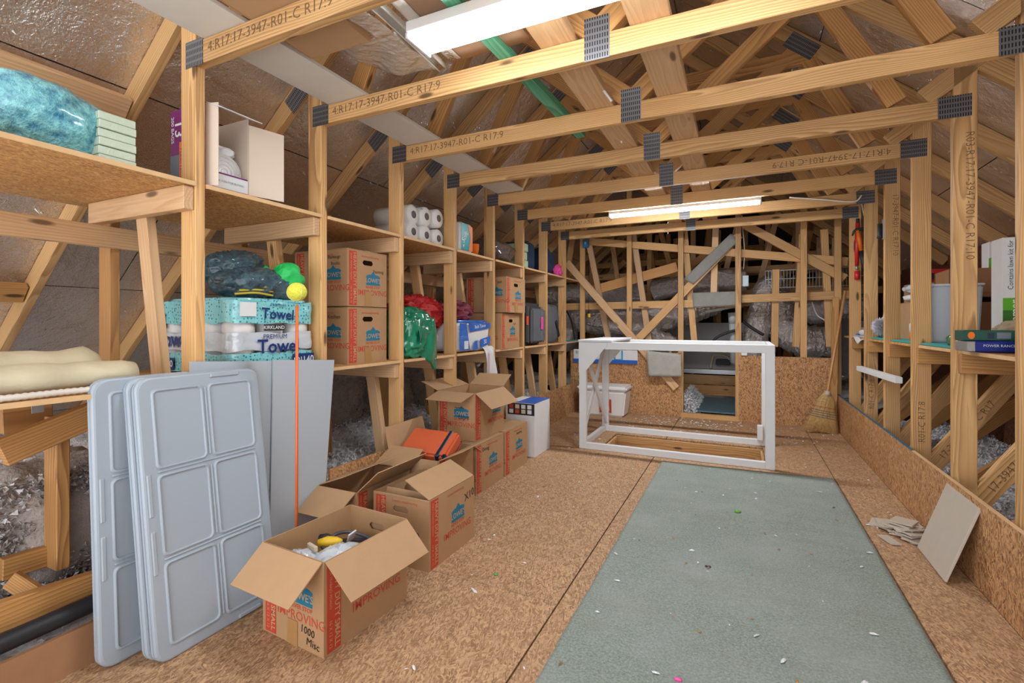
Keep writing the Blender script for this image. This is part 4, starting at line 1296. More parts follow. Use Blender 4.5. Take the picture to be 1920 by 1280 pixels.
def fluff_tufts(field, n, sampler, mat, s0=0.008, s1=0.022):
    V, Fc = [], []
    r_ = random.Random(n)
    for i in range(n):
        p = sampler(r_)
        for q in range(2):
            a_ = Vector((r_.gauss(0, 1), r_.gauss(0, 1), r_.gauss(0, 1))).normalized() * r_.uniform(s0, s1)
            c_ = Vector((r_.gauss(0, 1), r_.gauss(0, 1), r_.gauss(0, 1))).normalized() * r_.uniform(s0, s1)
            b0 = len(V)
            V.extend([p + a_, p + c_, p - a_ * 0.6 - c_ * 0.4]); Fc.append((b0, b0 + 1, b0 + 2))
    o = link('tufts', mesh_from(V, Fc, 'tufts', [mat]), field)
    o['kind'] = 'stuff'
def s_left(r_):
    x, y = -2.05 - 1.1 * r_.random() ** 1.4, r_.uniform(0.1, 5.8)
    return Vector((x, y, 0.10 + 0.30 * sm(2.15, 3.2, -x) + 0.06 * sm(1.2, 2.2, y) + 0.055 * mnoise.fractal(Vector((x * 3, y * 3, 0.3)), 0.9, 2.1, 3) + r_.uniform(0, 0.035)))
fluff_tufts(INS[0], 26000, s_left, M_ins)
def s_right(r_):
    x, y = r_.uniform(1.02, 1.75), r_.uniform(1.9, 5.9)
    return Vector((x, y, 0.0 + 0.16 * sm(1.0, 1.7, x) + 0.055 * mnoise.fractal(Vector((x * 3, y * 3, 0.3)), 0.9, 2.1, 3) + r_.uniform(0, 0.035)))
fluff_tufts(INS[1], 9000, s_right, M_ins)
def s_open(r_):
    d = r_.random() ** 2
    return Vector((-0.62 + 0.16 * d + r_.uniform(-0.03, 0.03), r_.uniform(YB + 0.06, YB + 1.2), 0.05 + 0.20 * (1 - d) * r_.random()))
fluff_tufts(INS[2], 5000, s_open, M_ins)
def s_batt(r_):
    q = r_.uniform(-0.9, 0.9)
    return Vector((-2.70 + 0.03 * r_.random(), r_.uniform(1.85, 4.7), 0.15 + 0.55 * r_.random()))
fluff_tufts(INS[0], 7000, s_batt, M_insd, 0.006, 0.016)
def s_near(r_):
    return Vector((-2.235 - 0.05 * r_.random(), r_.uniform(0.45, 1.25), 0.08 + 0.48 * r_.random()))
fluff_tufts(INS[0], 6000, s_near, M_insd, 0.006, 0.016)
fluff_tufts(INS[0], 2500, s_near, M_ins, 0.006, 0.016)
# batts standing in the eaves
for i, (y0, h) in enumerate(((1.80, 0.62), (2.42, 0.74), (3.03, 0.66), (3.64, 0.60), (4.25, 0.62))):
    o = soft('insulation_batt', M_insd, (-2.86, y0 + 0.31, 0.10), (0.34, 0.56, h), power=4, amp=0.05, scale=6, seed=i + 20)
    tag(o, 'brown grey insulation batt under the lower shelf, %s from the white boards' % ('first', 'second', 'third', 'fourth', 'fifth')[i], 'insulation batt', 'insulation batts in the eaves')
o = soft('insulation_batt', M_insd, (-2.42, 0.95, 0.04), (0.36, 0.55, 0.55), power=3, amp=0.06, scale=6, seed=33)
tag(o, 'brownish grey insulation batt behind the amber upright', 'insulation batt', 'insulation batts in the eaves')

# blue painted board past the opening
M_bboard = plain('worn blue painted board', (0.075, 0.145, 0.185), 0.5, var=0.45, bump=0.1, bscale=20)
o = box('blue_board', (-0.56, YB + 0.07, 0.062), (-0.045, YB + 1.25, 0.080), M_bboard, None, 0.003)
tag(o, 'worn blue board laid as a walkway beyond the opening', 'board')
tr4 = struct('trim_4', None, label='wood sill under the opening')
box('sill', (-0.64, YB + 0.0, 0.0), (-0.03, YB + 0.06, 0.05), M_pine, tr4)
o = lum('floor_joist', (-1.6, YB + 1.35, 0.16), (0.9, YB + 1.35, 0.16), 0.14, TH, Z, M_pinedk)
tag(o, 'pine joist crossing behind the blue board', 'joist', 'far joists')
o = lum('floor_joist', (-1.6, YB + 1.75, 0.26), (0.9, YB + 1.75, 0.26), 0.14, TH, Z, M_pine)
tag(o, 'pine joist below the heating unit', 'joist', 'far joists')

# heating unit seen through the opening
hv_ = thing('heating_unit', 'grey sheet metal heating unit with a grille beyond the opening', 'heater', (-0.5, YB + 2.2, 0.3))
M_unit = plain('grey enamel', (0.33, 0.31, 0.30), 0.45)
box('cabinet', (-1.05, YB + 1.95, 0.40), (0.35, YB + 2.5, 1.10), M_unit, hv_, 0.01)
box('base', (-1.10, YB + 1.93, 0.33), (0.40, YB + 2.5, 0.395), M_steel, hv_)
for i in range(10):
    box('louver', (0.0 + i * 0.032, YB + 1.938, 0.80), (0.012 + i * 0.032, YB + 1.949, 0.96), M_black, hv_)
box('gas_valve', (-0.35, YB + 1.86, 0.47), (-0.15, YB + 1.949, 0.56), M_black, hv_, 0.01)
tube('gas_pipe', spline([(-0.42, YB + 1.90, 0.42), (-0.40, YB + 1.90, 0.55), (-0.36, YB + 1.90, 0.62), (-0.20, YB + 1.88, 0.60), (-0.1, YB + 1.88, 0.50), (0.1, YB + 1.88, 0.50)]), 0.018, M_beige, hv_)

# ducts
def duct(label, pts, r, mat=None, wr=0.16, seg=22):
    base = spline(pts, 26)
    rads = [r * (0.93 + wr * mnoise.noise(Vector((i * 0.35, r * 9, 0))) * 0.8 + 0.04 * (i % 2)) for i in range(len(base))]
    me = tube_mesh(base, rads, mat or M_duct, 36)
    for v in me.vertices:
        v.co += mnoise.noise_vector(v.co * 9.0) * r * 0.12 + mnoise.noise_vector(v.co * 28.0) * r * 0.07
    return tag(link('duct', me), label, 'duct', 'foil ducts beyond the knee wall')
def pp(u, v, y): return P(u, v, y=y)
duct('fat foil duct sagging behind the crossing braces', [pp(1040, 590, 6.75), pp(1090, 596, 6.65), pp(1150, 605, 6.62), pp(1215, 600, 6.70), pp(1290, 580, 6.9), pp(1340, 560, 7.1)], 0.20)
duct('foil duct lying above the fat one beside the shelf end', [pp(1025, 555, 7.0), pp(1075, 552, 6.95), pp(1130, 556, 7.0), pp(1200, 548, 7.2)], 0.15)
duct('upper foil duct running level past the grey carpet strip', [pp(1225, 545, 7.15), pp(1290, 533, 7.1), pp(1345, 525, 7.1), pp(1400, 524, 7.1)], 0.15)
duct('tall upright foil duct near the wire shelf', [pp(1408, 690, 6.6), pp(1416, 640, 6.6), pp(1424, 590, 6.6), pp(1436, 545, 6.65), pp(1452, 525, 6.8)], 0.14, wr=0.1)
duct('crumpled foil duct bending down below the wire shelf', [pp(1448, 545, 6.9), pp(1460, 590, 6.75), pp(1475, 620, 6.7), pp(1510, 640, 6.65), pp(1560, 640, 6.7)], 0.19)
duct('low foil duct under the wire shelf', [pp(1470, 575, 7.2), pp(1530, 585, 7.1), pp(1580, 575, 7.1), pp(1640, 580, 7.1)], 0.15)
duct('low foil duct near the floor behind the white frame', [pp(1150, 655, 6.45), pp(1195, 640, 6.5), pp(1225, 635, 6.55), pp(1262, 650, 6.6)], 0.14)
duct('foil duct under the far end of the shelves', [pp(985, 640, 6.9), pp(1030, 620, 6.6), pp(1070, 640, 6.5)], 0.17)
M_pvc = plain('grey plastic pipe', (0.42, 0.47, 0.50), 0.4)
pv = thing('vent_pipe', 'grey plastic vent pipe upright behind the opening', 'pipe', tuple(P(1375, 660, y=6.35)))
tube('pipe', [P(1377, 680, y=6.35), P(1374, 590, y=6.35)], 0.045, M_pvc, pv, 16)
tube('coupling', [P(1375, 606, y=6.35), P(1374, 586, y=6.35)], 0.053, M_pvc, pv, 16)
for lab, pts, r in (('black hose curling beside the vent pipe', [(1330, 648), (1345, 632), (1368, 622), (1385, 618)], 0.016),
                    ('black strap slanting past the upright duct', [(1393, 602), (1410, 615), (1432, 628)], 0.018),
                    ('black cable hanging beside the shelf end', [(1062, 582), (1072, 605), (1078, 640)], 0.010)):
    o = link('black_hose', tube_mesh(spline([P(u, v, y=6.25) for u, v in pts]), r, M_black, 10))
    tag(o, lab, 'hose')
M_wcable = plain('white cable', (0.70, 0.66, 0.60), 0.5)
for lab, pts, yy in (('white cable drooping between the end studs', [(1522, 566), (1532, 590), (1546, 600), (1560, 612), (1570, 650)], 6.15),
                     ('white cable tied to the bare post by the hammer', [(1612, 362), (1616, 385), (1622, 410), (1626, 440)], 5.36),
                     ('white cable stapled along the far tie beam', [(1480, 370), (1540, 374), (1600, 378), (1616, 366)], 4.76),
                     ('white cable looping over the tie beams', [(1096, 112), (1108, 145), (1128, 165), (1147, 190)], 2.2),
                     ('white cable dropping past the fourth tie beam', [(1157, 230), (1160, 250), (1166, 268)], 2.85),
                     ('white cable running down past the end stud', [(1392, 425), (1396, 470), (1394, 505)], 6.1)):
    o = link('cable', tube_mesh(spline([P(u, v, y=yy) for u, v in pts]), 0.006, M_wcable, 8))
    tag(o, lab, 'cable', 'white cables')
# wire shelf
wsx = thing('wire_shelf', 'white wire shelf on the far rail behind the end studs', 'shelf', tuple(P(1510, 545, y=6.45)))
a, b_ = P(1435, 508, y=6.45), P(1640, 502, y=6.45)
for zz in (0.0, -0.10, -0.20):
    tube('wire', [a + Vector((0, 0, zz)), b_ + Vector((0, 0, zz + 0.02))], 0.004, M_white, wsx, 5)
for i in range(34):
    p = a.lerp(b_, i / 33)
    tube('wire', [p, p + Vector((0, 0, -0.21))], 0.0026, M_white, wsx, 5)
# blue box, junction box, pull tag
eb = thing('outlet_box', 'blue electrical box on the end stud near the shelf end', 'electrical box', tuple(P(1099, 457, y=YB)))
p = P(1099, 457, y=YB)
box('box_body', (p.x - 0.035, YB - 0.035, p.z - 0.05), (p.x + 0.035, YB + 0.012, p.z + 0.05), plain('blue plastic', (0.01, 0.17, 0.42), 0.4), eb, 0.003)
box('switch', (p.x - 0.012, YB - 0.042, p.z - 0.012), (p.x + 0.012, YB - 0.0355, p.z + 0.018), M_beige, eb, 0.002)
tube('cord', [P(1103, 475, y=YB - 0.02), P(1104, 588, y=YB - 0.02)], 0.003, M_black, eb, 6)
tube('pull_tag', [P(1104, 588, y=YB - 0.02), P(1105, 595, y=YB - 0.02)], 0.018, M_yel, eb, 8)
p = P(1398, 527, y=YB + 0.01)
o = box('junction_box', (p.x - 0.03, YB - 0.03, p.z - 0.06), (p.x + 0.03, YB + 0.012, p.z + 0.06), plain('pale blue plate', (0.42, 0.52, 0.60), 0.4), None, 0.004)
tag(o, 'pale blue outlet plate on the end stud beside the grey carpet', 'outlet')
p = P(1395, 658, y=YB + 0.02)
o = box('junction_box', (p.x - 0.03, YB - 0.02, p.z - 0.05), (p.x + 0.035, YB + 0.03, p.z + 0.05), M_steel, None, 0.004)
tag(o, 'grey metal junction box on top of the knee wall', 'outlet')

# ------------------------------------------------------------------ goods on the upper shelf
def film_mat(name, c0, c1, scale=9.0, rough=0.15, bump=0.6):
    m, nt, b = new_mat(name)
    k = N(nt)
    tc = k.add('ShaderNodeTexCoord').outputs['Object']
    f = k.noise(tc, scale, 5, 0.65)
    k.link(k.ramp(f, [(0.32, c0), (0.62, c1)]), b.inputs['Base Color'])
    b.inputs['Roughness'].default_value = rough
    b.inputs['Coat Weight'].default_value = 0.6
    b.inputs['Coat Roughness'].default_value = 0.08
    k.link(k.bump(f, bump, 0.03), b.inputs['Normal'])
    return m
M_aqua = film_mat('aqua plastic wrap', (0.008, 0.19, 0.34), (0.26, 0.70, 0.76), 30, 0.08, 0.8)
bb = thing('wrapped_bundle', 'glossy aqua plastic wrapped bundle on the upper shelf', 'bundle', (-2.08, 0.80, UZ))
soft('wrap', M_aqua, (-2.08, 0.775, UZ + 0.012), (0.30, 0.40, 0.235), bb, rot=(-0.22, 0.0, 0.1), power=2.3, amp=0.010, scale=14, seed=2, seg=(72, 44), flat=False)
M_pglass = plain('pale green glass sheet', (0.50, 0.60, 0.47), 0.2, bump=0.25, bscale=120)
gs = thing('glass_stack', 'pale green boxed stack beside the aqua bundle', 'tile stack', (-1.955, 0.918, UZ))
for i in range(6):
    box('pane', (-2.03 + i * 0.0003, 0.862, UZ + 0.001 + i * 0.029), (-1.925 - (i % 2) * 0.004, 0.972, UZ + 0.028 + i * 0.029), M_pglass, gs, 0.002)

# open bag box
M_pur = plain('purple print', (0.16, 0.01, 0.13), 0.35)
M_orp = plain('orange print', (0.75, 0.16, 0.01), 0.35)
M_wcardin = plain('white lined cardboard', (0.66, 0.55, 0.45), 0.6)
bx = thing('bag_box', 'purple and orange bin bag box standing open with a white roll inside', 'box', (-2.02, 1.29, UZ))
x0, x1, y0, y1, zz, zt = -2.13, -1.905, 1.200, 1.385, UZ, UZ + 0.335
sd = box('side_panel', (x0, y0, zz), (x1, y0 + 0.003, zt), M_pur, bx)
fm = mw(sd).inverted() @ face_M((x0, y0, zz), X, Z, 0.0004)
link('printed_patch', flat_poly([(0.13, 0.21), (0.225, 0.16), (0.225, 0.33), (0.13, 0.33)], M_orp), sd, fm, True)
link('printed_patch', flat_poly(rect(0.0, 0.0, 0.06, 0.15), M_greytx), sd, fm, True)
link('printed_patch', flat_poly(rect(0.06, 0.02, 0.085, 0.20), M_orp), sd, fm, True)
text('13', sd, fm @ T2(0.055, 0.255, -math.pi / 2, 0.001), 0.075, M_white, 0.01, 'CENTER')
text('200 BAGS', sd, fm @ T2(0.015, 0.255, -math.pi / 2, 0.001), 0.026, M_white, 0.01, 'CENTER')
text('KITCHEN', sd, fm @ T2(0.165, 0.10, -math.pi / 2, 0.001), 0.03, M_white, 0.01, 'CENTER')
text('FLEX-TECH', sd, fm @ T2(0.073, 0.11, -math.pi / 2, 0.001), 0.026, M_pur, 0.01, 'CENTER')
box('side_panel', (x0, y1 - 0.003, zz), (x1, y1, zt), M_wcardin, bx)
box('back_panel', (x0, y0 + 0.0035, zz), (x0 + 0.003, y1 - 0.0035, zt), M_wcardin, bx)
box('base_panel', (x0 + 0.0035, y0 + 0.0035, zz), (x1, y1 - 0.0035, zz + 0.003), M_wcardin, bx)
ff = box('front_lip', (x1 - 0.003, y0 + 0.0035, zz + 0.0035), (x1, y1 - 0.0035, zz + 0.075), M_white, bx)
fm = mw(ff).inverted() @ face_M((x1, y0 + 0.004, zz + 0.004), Y, Z, 0.0004)
link('printed_patch', flat_poly(rect(0, 0, 0.177, 0.008), M_pur), ff, fm, True)
link('printed_patch', flat_poly(rect(0, 0.064, 0.177, 0.070), M_pur), ff, fm, True)
text('THANK YOU FOR BUYING', ff, fm @ T2(0.088, 0.036, 0, 0.001), 0.012, M_greytx, 0, 'CENTER')
sheet('flap', (x1 + 0.001, y1 + 0.001, zz + 0.010), Vector((0.25, 1, 0)), Z, 0.150, 0.30, 0.003, M_wcardin, bx)
sheet('flap', (x1 + 0.001, y0, zz + 0.004), Vector((1, 0.35, 0)), Z, 0.055, 0.325, 0.003, M_wcardin, bx)
sheet('flap', (x1 - 0.001, y0 + 0.004, zt - 0.001), Y, Vector((0.8, 0, -0.32)), 0.178, 0.10, 0.003, M_white, bx)
M_film = plain('white bag film', (0.78, 0.80, 0.83), 0.3, bump=0.2, bscale=40)
rr_ = thing('bag_roll', 'white roll of bin bags inside the open bag box', 'roll', (-2.0, 1.292, UZ + 0.004))
link('roll', tube_mesh([(-2.11, 1.292, UZ + 0.085), (-1.925, 1.292, UZ + 0.085)], 0.074, M_film, 28), rr_)
for i in range(4):
    tube('winding', [(-1.9245, 1.292 + math.cos(q / 20 * 6.2832) * (0.014 + 0.016 * i), UZ + 0.085 + math.sin(q / 20 * 6.2832) * (0.014 + 0.016 * i)) for q in range(21)], 0.0016, M_melamw, rr_, 5)
soft('loose_end', M_film, (-2.02, 1.30, UZ + 0.150), (0.16, 0.13, 0.05), rr_, power=2.2, amp=0.03, scale=18, seed=6, ridge=True, flat=False)

# toilet rolls, tissue pack, cups
M_paper = plain('white tissue in clear wrap', (0.72, 0.71, 0.70), 0.35, bump=0.15, bscale=40)
M_core = plain('grey roll core', (0.13, 0.12, 0.12), 0.9)
tp = thing('toilet_roll_pack', 'clear pack of white toilet rolls with round cores showing', 'toilet paper', (-2.05, 2.735, UZ))
for j in range(3):
    for i in range(2):
        y, z = 2.51 + 0.075 + j * 0.145, UZ + 0.062 + i * 0.112 + (0.015 * j if i else 0.0)
        r = 0.0755 if i else 0.072
        rl_ = link('roll', tube_mesh([(-2.22, y, z), (-1.95, y, z), (-1.94, y, z)], [0.066, 0.066, 0.055], M_paper, 24), tp)
        link('core', tube_mesh([(-1.952, y, z), (-1.9385, y, z)], 0.025, M_core, 16), rl_, None)
text('Cottonelle', tp, mw(tp).inverted() @ face_M((-1.934, 2.57, UZ + 0.232), Y, Z, 0.0), 0.025, M_greytx)
M_teal = plain('teal package film', (0.01, 0.36, 0.42), 0.22)
ch = thing('tissue_pack', 'teal and orange tissue pack beside the toilet rolls', 'tissue pack', (-2.0, 3.20, UZ))
link('pack', soft_mesh(0.20, 0.19, 0.235, M_paper, power=7, amp=0.006, scale=14, seed=3), ch, Matrix.Identity(4), True)
fm = face_M((0.1015, -0.085, 0.018), Y, Z, 0.0)
link('printed_patch', flat_poly([(0.0, 0), (0.10, 0), (0.13, 0.10), (0.09, 0.20), (0.0, 0.20)], M_teal), ch, fm, True)
link('printed_patch', flat_poly([(0.105, 0), (0.165, 0), (0.165, 0.19), (0.095, 0.20), (0.135, 0.10)], M_orp), ch, fm, True)
text('Soft', ch, fm @ T2(0.05, 0.10, 0.9, 0.0015), 0.065, M_white, 0.01, 'CENTER')
cu = thing('cup_stack', 'short stack of orange cups on the upper shelf', 'cups', (-1.95, 3.39, UZ))
for i in range(4):
    link('cup', lathe_mesh([(0.030, i * 0.012), (0.042, 0.058 + i * 0.012), (0.0435, 0.060 + i * 0.012), (0.040, 0.060 + i * 0.012), (0.029, 0.004 + i * 0.012)], M_orp, 20), cu, Matrix.Identity(4), True)

# dark mesh bag, green packets, navy bags further along
M_mesh = film_mat('black net bag', (0.012, 0.012, 0.016), (0.14, 0.09, 0.07), 24, 0.6, 0.8)
o = soft('net_bag', M_mesh, (-2.08, 3.90, UZ), (0.36, 0.48, 0.21), power=3, amp=0.03, scale=14, seed=14)
tag(o, 'dark net bag full of lumps on the upper shelf', 'bag')
M_lgreen = plain('pale green packet', (0.42, 0.60, 0.40), 0.5)
for i in range(3):
    o = box('packet', (-2.12, 4.30, UZ + 0.001 + i * 0.083), (-1.92 - 0.01 * (i == 1), 4.42, UZ + 0.080 + i * 0.083), M_lgreen, None, 0.006)
    tag(o, '%s pale green packet in the stack on the upper shelf' % ('bottom', 'middle', 'top')[i], 'packet', 'pale green packets')
M_navy = plain('navy fabric', (0.010, 0.035, 0.09), 0.75, bump=0.3, bscale=60, var=0.2)
o = soft('navy_case', M_navy, (-2.10, 4.58, UZ), (0.30, 0.22, 0.30), power=6, amp=0.012, scale=8, seed=17)
tag(o, 'navy fabric case next to the green packets', 'case')
o = soft('navy_backpack', M_navy, (-2.06, 5.05, UZ), (0.28, 0.36, 0.30), power=3.2, amp=0.03, scale=8, seed=18)
tag(o, 'slouching navy backpack near the end of the upper shelf', 'backpack')
M_pink = plain('hot pink fabric', (0.72, 0.06, 0.30), 0.6, bump=0.3, bscale=40)
o = soft('pink_pouch', M_pink, (-1.93, 5.30, UZ), (0.09, 0.13, 0.14), power=2.4, amp=0.03, scale=16, seed=19)
tag(o, 'bright pink pouch beside the navy backpack', 'pouch')

# ------------------------------------------------------------------ goods on the lower shelf
def dots_mat(name, base, dot):
    m, nt, b = new_mat(name)
    k = N(nt)
    tc = k.add('ShaderNodeTexCoord').outputs['Object']
    vo = k.add('ShaderNodeTexVoronoi'); vo.inputs['Scale'].default_value = 62; vo.inputs['Randomness'].default_value = 0.55
    k.link(tc, vo.inputs['Vector'])
    k.link(k.ramp(vo.outputs['Distance'], [(0.24, dot), (0.30, base)]), b.inputs['Base Color'])
    b.inputs['Roughness'].default_value = 0.2
    b.inputs['Coat Weight'].default_value = 0.5
    k.link(k.bump(k.noise(tc, 22, 4), 0.5, 0.02), b.inputs['Normal'])
    return m
M_dots = dots_mat('aqua dotted film', (0.22, 0.58, 0.62), (0.03, 0.25, 0.30))
M_tnavy = plain('navy package print', (0.010, 0.035, 0.16), 0.35)
pt = thing('paper_towel_pack', 'aqua dotted pack of paper towels on the lower shelf', 'paper towels', (-2.17, 1.53, LZ))
PX0, PX1, PY0, PY1, PH = -2.44, -1.905, 1.318, 1.742, 0.325
for i in range(4):
    for j in range(3):
        xx = PX0 + 0.068 + i * 0.1325; yy = PY0 + 0.071 + j * 0.141
        link('roll', tube_mesh([(xx, yy, LZ + 0.006), (xx, yy, LZ + PH - 0.02), (xx, yy, LZ + PH - 0.010)], [0.064, 0.064, 0.052], M_paper, 20), pt)
sx_, sy_ = PX1 - PX0, PY1 - PY0
cxp, cyp = (PX0 + PX1) / 2, (PY0 + PY1) / 2
def wrap_band(z0, z1, mat, seed, nm='wrap_band'):
    """printed film band around the pack, wavy edges"""
    V, Fc = [], []
    per = []
    rr = 0.05
    for ccx, ccy, a0 in ((PX1 - rr, PY0 + rr, -90), (PX1 - rr, PY1 - rr, 0), (PX0 + rr, PY1 - rr, 90), (PX0 + rr, PY0 + rr, 180)):
        for q in range(7):
            a2 = math.radians(a0 + 15 * q); per.append((ccx + rr * math.cos(a2), ccy + rr * math.sin(a2)))
    full = []
    for i in range(len(per)):
        p, q = Vector(per[i]), Vector(per[(i + 1) % len(per)])
        n = max(1, int((q - p).length / 0.03))
        for j in range(n): full.append(p.lerp(q, j / n))
    n = len(full); rows = 8
    c2d = Vector((cxp, cyp))
    for j in range(rows + 1):
        for i, p in enumerate(full):
            t = j / rows
            e = 0.012 * mnoise.noise(Vector((p.x * 12, p.y * 12, seed + (5 if j == rows else 0)))) if j in (0, rows) else 0
            d = (p - c2d).normalized()
            o_ = 0.005 + 0.005 * mnoise.noise(Vector((p.x * 16, p.y * 16, t * 3 + seed)))
            V.append((p.x + d.x * o_, p.y + d.y * o_, z0 + (z1 - z0) * t + e))
    for j in range(rows):
        for i in range(n): Fc.append((j * n + i, j * n + (i + 1) % n, (j + 1) * n + (i + 1) % n, (j + 1) * n + i))
    return link(nm, mesh_from(V, Fc, 'band', [mat], True), pt)
wrap_band(LZ + 0.225, LZ + 0.322, M_dots, 1)
wrap_band(LZ + 0.012, LZ + 0.095, M_dots, 8)
wrap_band(LZ + 0.105, LZ + 0.185, M_clear, 4)
soft('top_film', M_dots, (cxp, cyp, LZ + PH - 0.015), (sx_ - 0.02, sy_ - 0.02, 0.03), pt, power=6, amp=0.01, scale=12, seed=4)
ft = face_M((PX1 + 0.013, PY0, LZ), Y, Z, 0.0)
IV = mw(pt).inverted()
text('PREMIUM', pt, IV @ ft @ T2(0.205, 0.306, -0.05), 0.020, M_tnavy, 0.0, 'CENTER')
text('Towel', pt, IV @ ft @ T2(0.205, 0.264, -0.05), 0.066, M_tnavy, 0.02, 'CENTER')
link('printed_patch', flat_poly(rect(0.130, 0.192, 0.235, 0.220), M_marker), pt, IV @ ft, True)
text('KIRKLAND', pt, IV @ ft @ T2(0.1825, 0.206, 0, 0.0015), 0.022, M_white, 0.01, 'CENTER')
text('PREMIUM', pt, IV @ ft @ T2(0.19, 0.165, 0), 0.030, M_tnavy, 0.0, 'CENTER')
text('Towel', pt, IV @ ft @ T2(0.21, 0.120, 0), 0.085, M_tnavy, 0.02, 'CENTER')
link('printed_patch', flat_poly(rect(0.28, 0.020, 0.405, 0.082), M_tnavy), pt, IV @ ft, True)
text('12|140', pt, IV @ ft @ T2(0.342, 0.050, 0.06, 0.0015), 0.045, M_white, 0.015, 'CENTER')
link('label_panel', flat_poly(rect(0.075, 0.015, 0.150, 0.055), M_white), pt, IV @ ft, True)
for i in range(8):
    link('bar_mark', flat_poly(rect(0.082 + i * 0.0078, 0.019, 0.086 + i * 0.0078, 0.045), M_marker), pt, IV @ ft @ T2(0, 0, 0, 0.0008), True)
link('label_panel', flat_poly(rect(0.018, 0.255, 0.095, 0.315), M_white), pt, IV @ ft, True)
fq = face_M((PX0, PY0 - 0.013, LZ), X, Z, 0.0)
text('Towel', pt, IV @ fq @ T2(0.14, 0.15, 0), 0.10, M_tnavy, 0.02, 'CENTER')
link('printed_patch', flat_poly(rect(0.02, 0.016, 0.145, 0.07), M_tnavy), pt, IV @ fq, True)
text('12|140', pt, IV @ fq @ T2(0.082, 0.043, 0.0, 0.0015), 0.042, M_white, 0.015, 'CENTER')
link('label_panel', flat_poly(rect(0.012, 0.20, 0.075, 0.27), M_white), pt, IV @ fq, True)

# net sacks on the towels
M_net = film_mat('navy net sack', (0.010, 0.022, 0.045), (0.05, 0.12, 0.15), 30, 0.5, 0.8)
M_bgreen = plain('bright green fabric', (0.015, 0.48, 0.10), 0.55, bump=0.2, bscale=50)
ns = thing('net_sack', 'navy net sack with a bright green collar draped on the paper towels', 'bag', (-2.08, 1.52, LZ + PH + 0.01), group='navy net sacks')
zt = LZ + PH + 0.012
soft('sack', M_net, (-2.03, 1.50, zt), (0.26, 0.34, 0.13), ns, rot=(0.0, 0.0, 0.15), power=2.3, amp=0.03, scale=15, seg=(64, 40), seed=21, ridge=True)
soft('sack_end', M_net, (-1.955, 1.575, zt), (0.12, 0.20, 0.115), ns, power=2.3, amp=0.02, scale=12, seed=22, ridge=True)
soft('collar', M_bgreen, (-1.945, 1.635, zt + 0.045), (0.11, 0.13, 0.12), ns, rot=(0.45, 0.1, 0), power=2.6, amp=0.018, scale=14, seed=23, ridge=True, flat=False)
n2 = thing('net_sack', 'upper navy net sack with a green end folded behind the first', 'bag', (-2.2, 1.48, zt + 0.1), group='navy net sacks')
soft('sack', M_net, (-2.12, 1.47, zt + 0.085), (0.22, 0.24, 0.125), n2, rot=(0.2, 0, 0), power=2.4, amp=0.025, scale=15, seg=(64, 40), seed=25, ridge=True, flat=False)
soft('collar', M_bgreen, (-2.10, 1.575, zt + 0.075), (0.12, 0.13, 0.11), n2, rot=(0.25, 0, 0), power=2.6, amp=0.015, scale=14, seed=26, flat=False)
M_yrope = plain('yellow cord', (0.45, 0.36, 0.03), 0.6)
for i in range(3):
    tube('drawcord', spline([(-1.93, 1.34 + 0.02 * i, zt + 0.012 + 0.016 * i), (-1.905, 1.42, zt + 0.02 + 0.014 * i), (-1.90, 1.50, zt + 0.012 + 0.018 * i)]), 0.005, M_yrope, ns, 6)

# green tarp, red cloth, blue tissue pack, hanging sack
M_tarp = film_mat('green vinyl tarp', (0.005, 0.11, 0.055), (0.015, 0.26, 0.14), 5, 0.18, 0.35)
ta = thing('green_tarp', 'shiny green tarp bundle slumping over the lower shelf edge', 'tarp', (-1.95, 2.60, LZ))
soft('bundle', M_tarp, (-2.01, 2.58, LZ + 0.001), (0.28, 0.30, 0.31), ta, rot=(0, 0, 0.05), power=3.2, amp=0.045, scale=10, seed=31, ridge=True, seg=(80, 50))
def tarp_fn(s, t):
    y = 2.50 + 0.22 * s + 0.03 * t
    z = LZ + 0.26 - t * (0.22 + 0.14 * s)
    x = -1.872 + 0.03 * math.sin(s * 9 + t * 3) * 0.4 + 0.02 * math.sin(t * 3.14)
    return (x, y, z)
link('overhang', sheet_grid(tarp_fn, 18, 18, M_tarp, 0.004), ta)
link('grommet', tube_mesh([(-1.855 + 0.0, 2.655 + math.cos(q / 14 * 6.2832) * 0.011, LZ + 0.10 + math.sin(q / 14 * 6.2832) * 0.011) for q in range(15)], 0.004, M_steel, 6), ta)
M_redc = plain('red fabric', (0.48, 0.015, 0.018), 0.6, bump=0.3, bscale=35, var=0.25)
M_maroon = plain('maroon striped fabric', (0.18, 0.02, 0.045), 0.7, bump=0.3, bscale=35, var=0.5)
o = soft('red_cloth', M_redc, (-2.14, 2.86, LZ + 0.185), (0.26, 0.42, 0.20), power=2.6, amp=0.075, scale=15, seed=35, ridge=True, flat=False, seg=(90, 56))
tag(o, 'crumpled red cloth piled on the blue tissue packs', 'cloth')
o = soft('striped_cloth', M_maroon, (-2.05, 3.20, LZ + 0.245), (0.22, 0.34, 0.13), power=2.6, amp=0.06, scale=15, seed=36, ridge=True, flat=False, seg=(90, 56))
tag(o, 'maroon striped cloth on top of the blue tissue pack', 'cloth')
M_bfilm = film_mat('blue package film', (0.010, 0.08, 0.42), (0.02, 0.16, 0.62), 7, 0.2, 0.4)
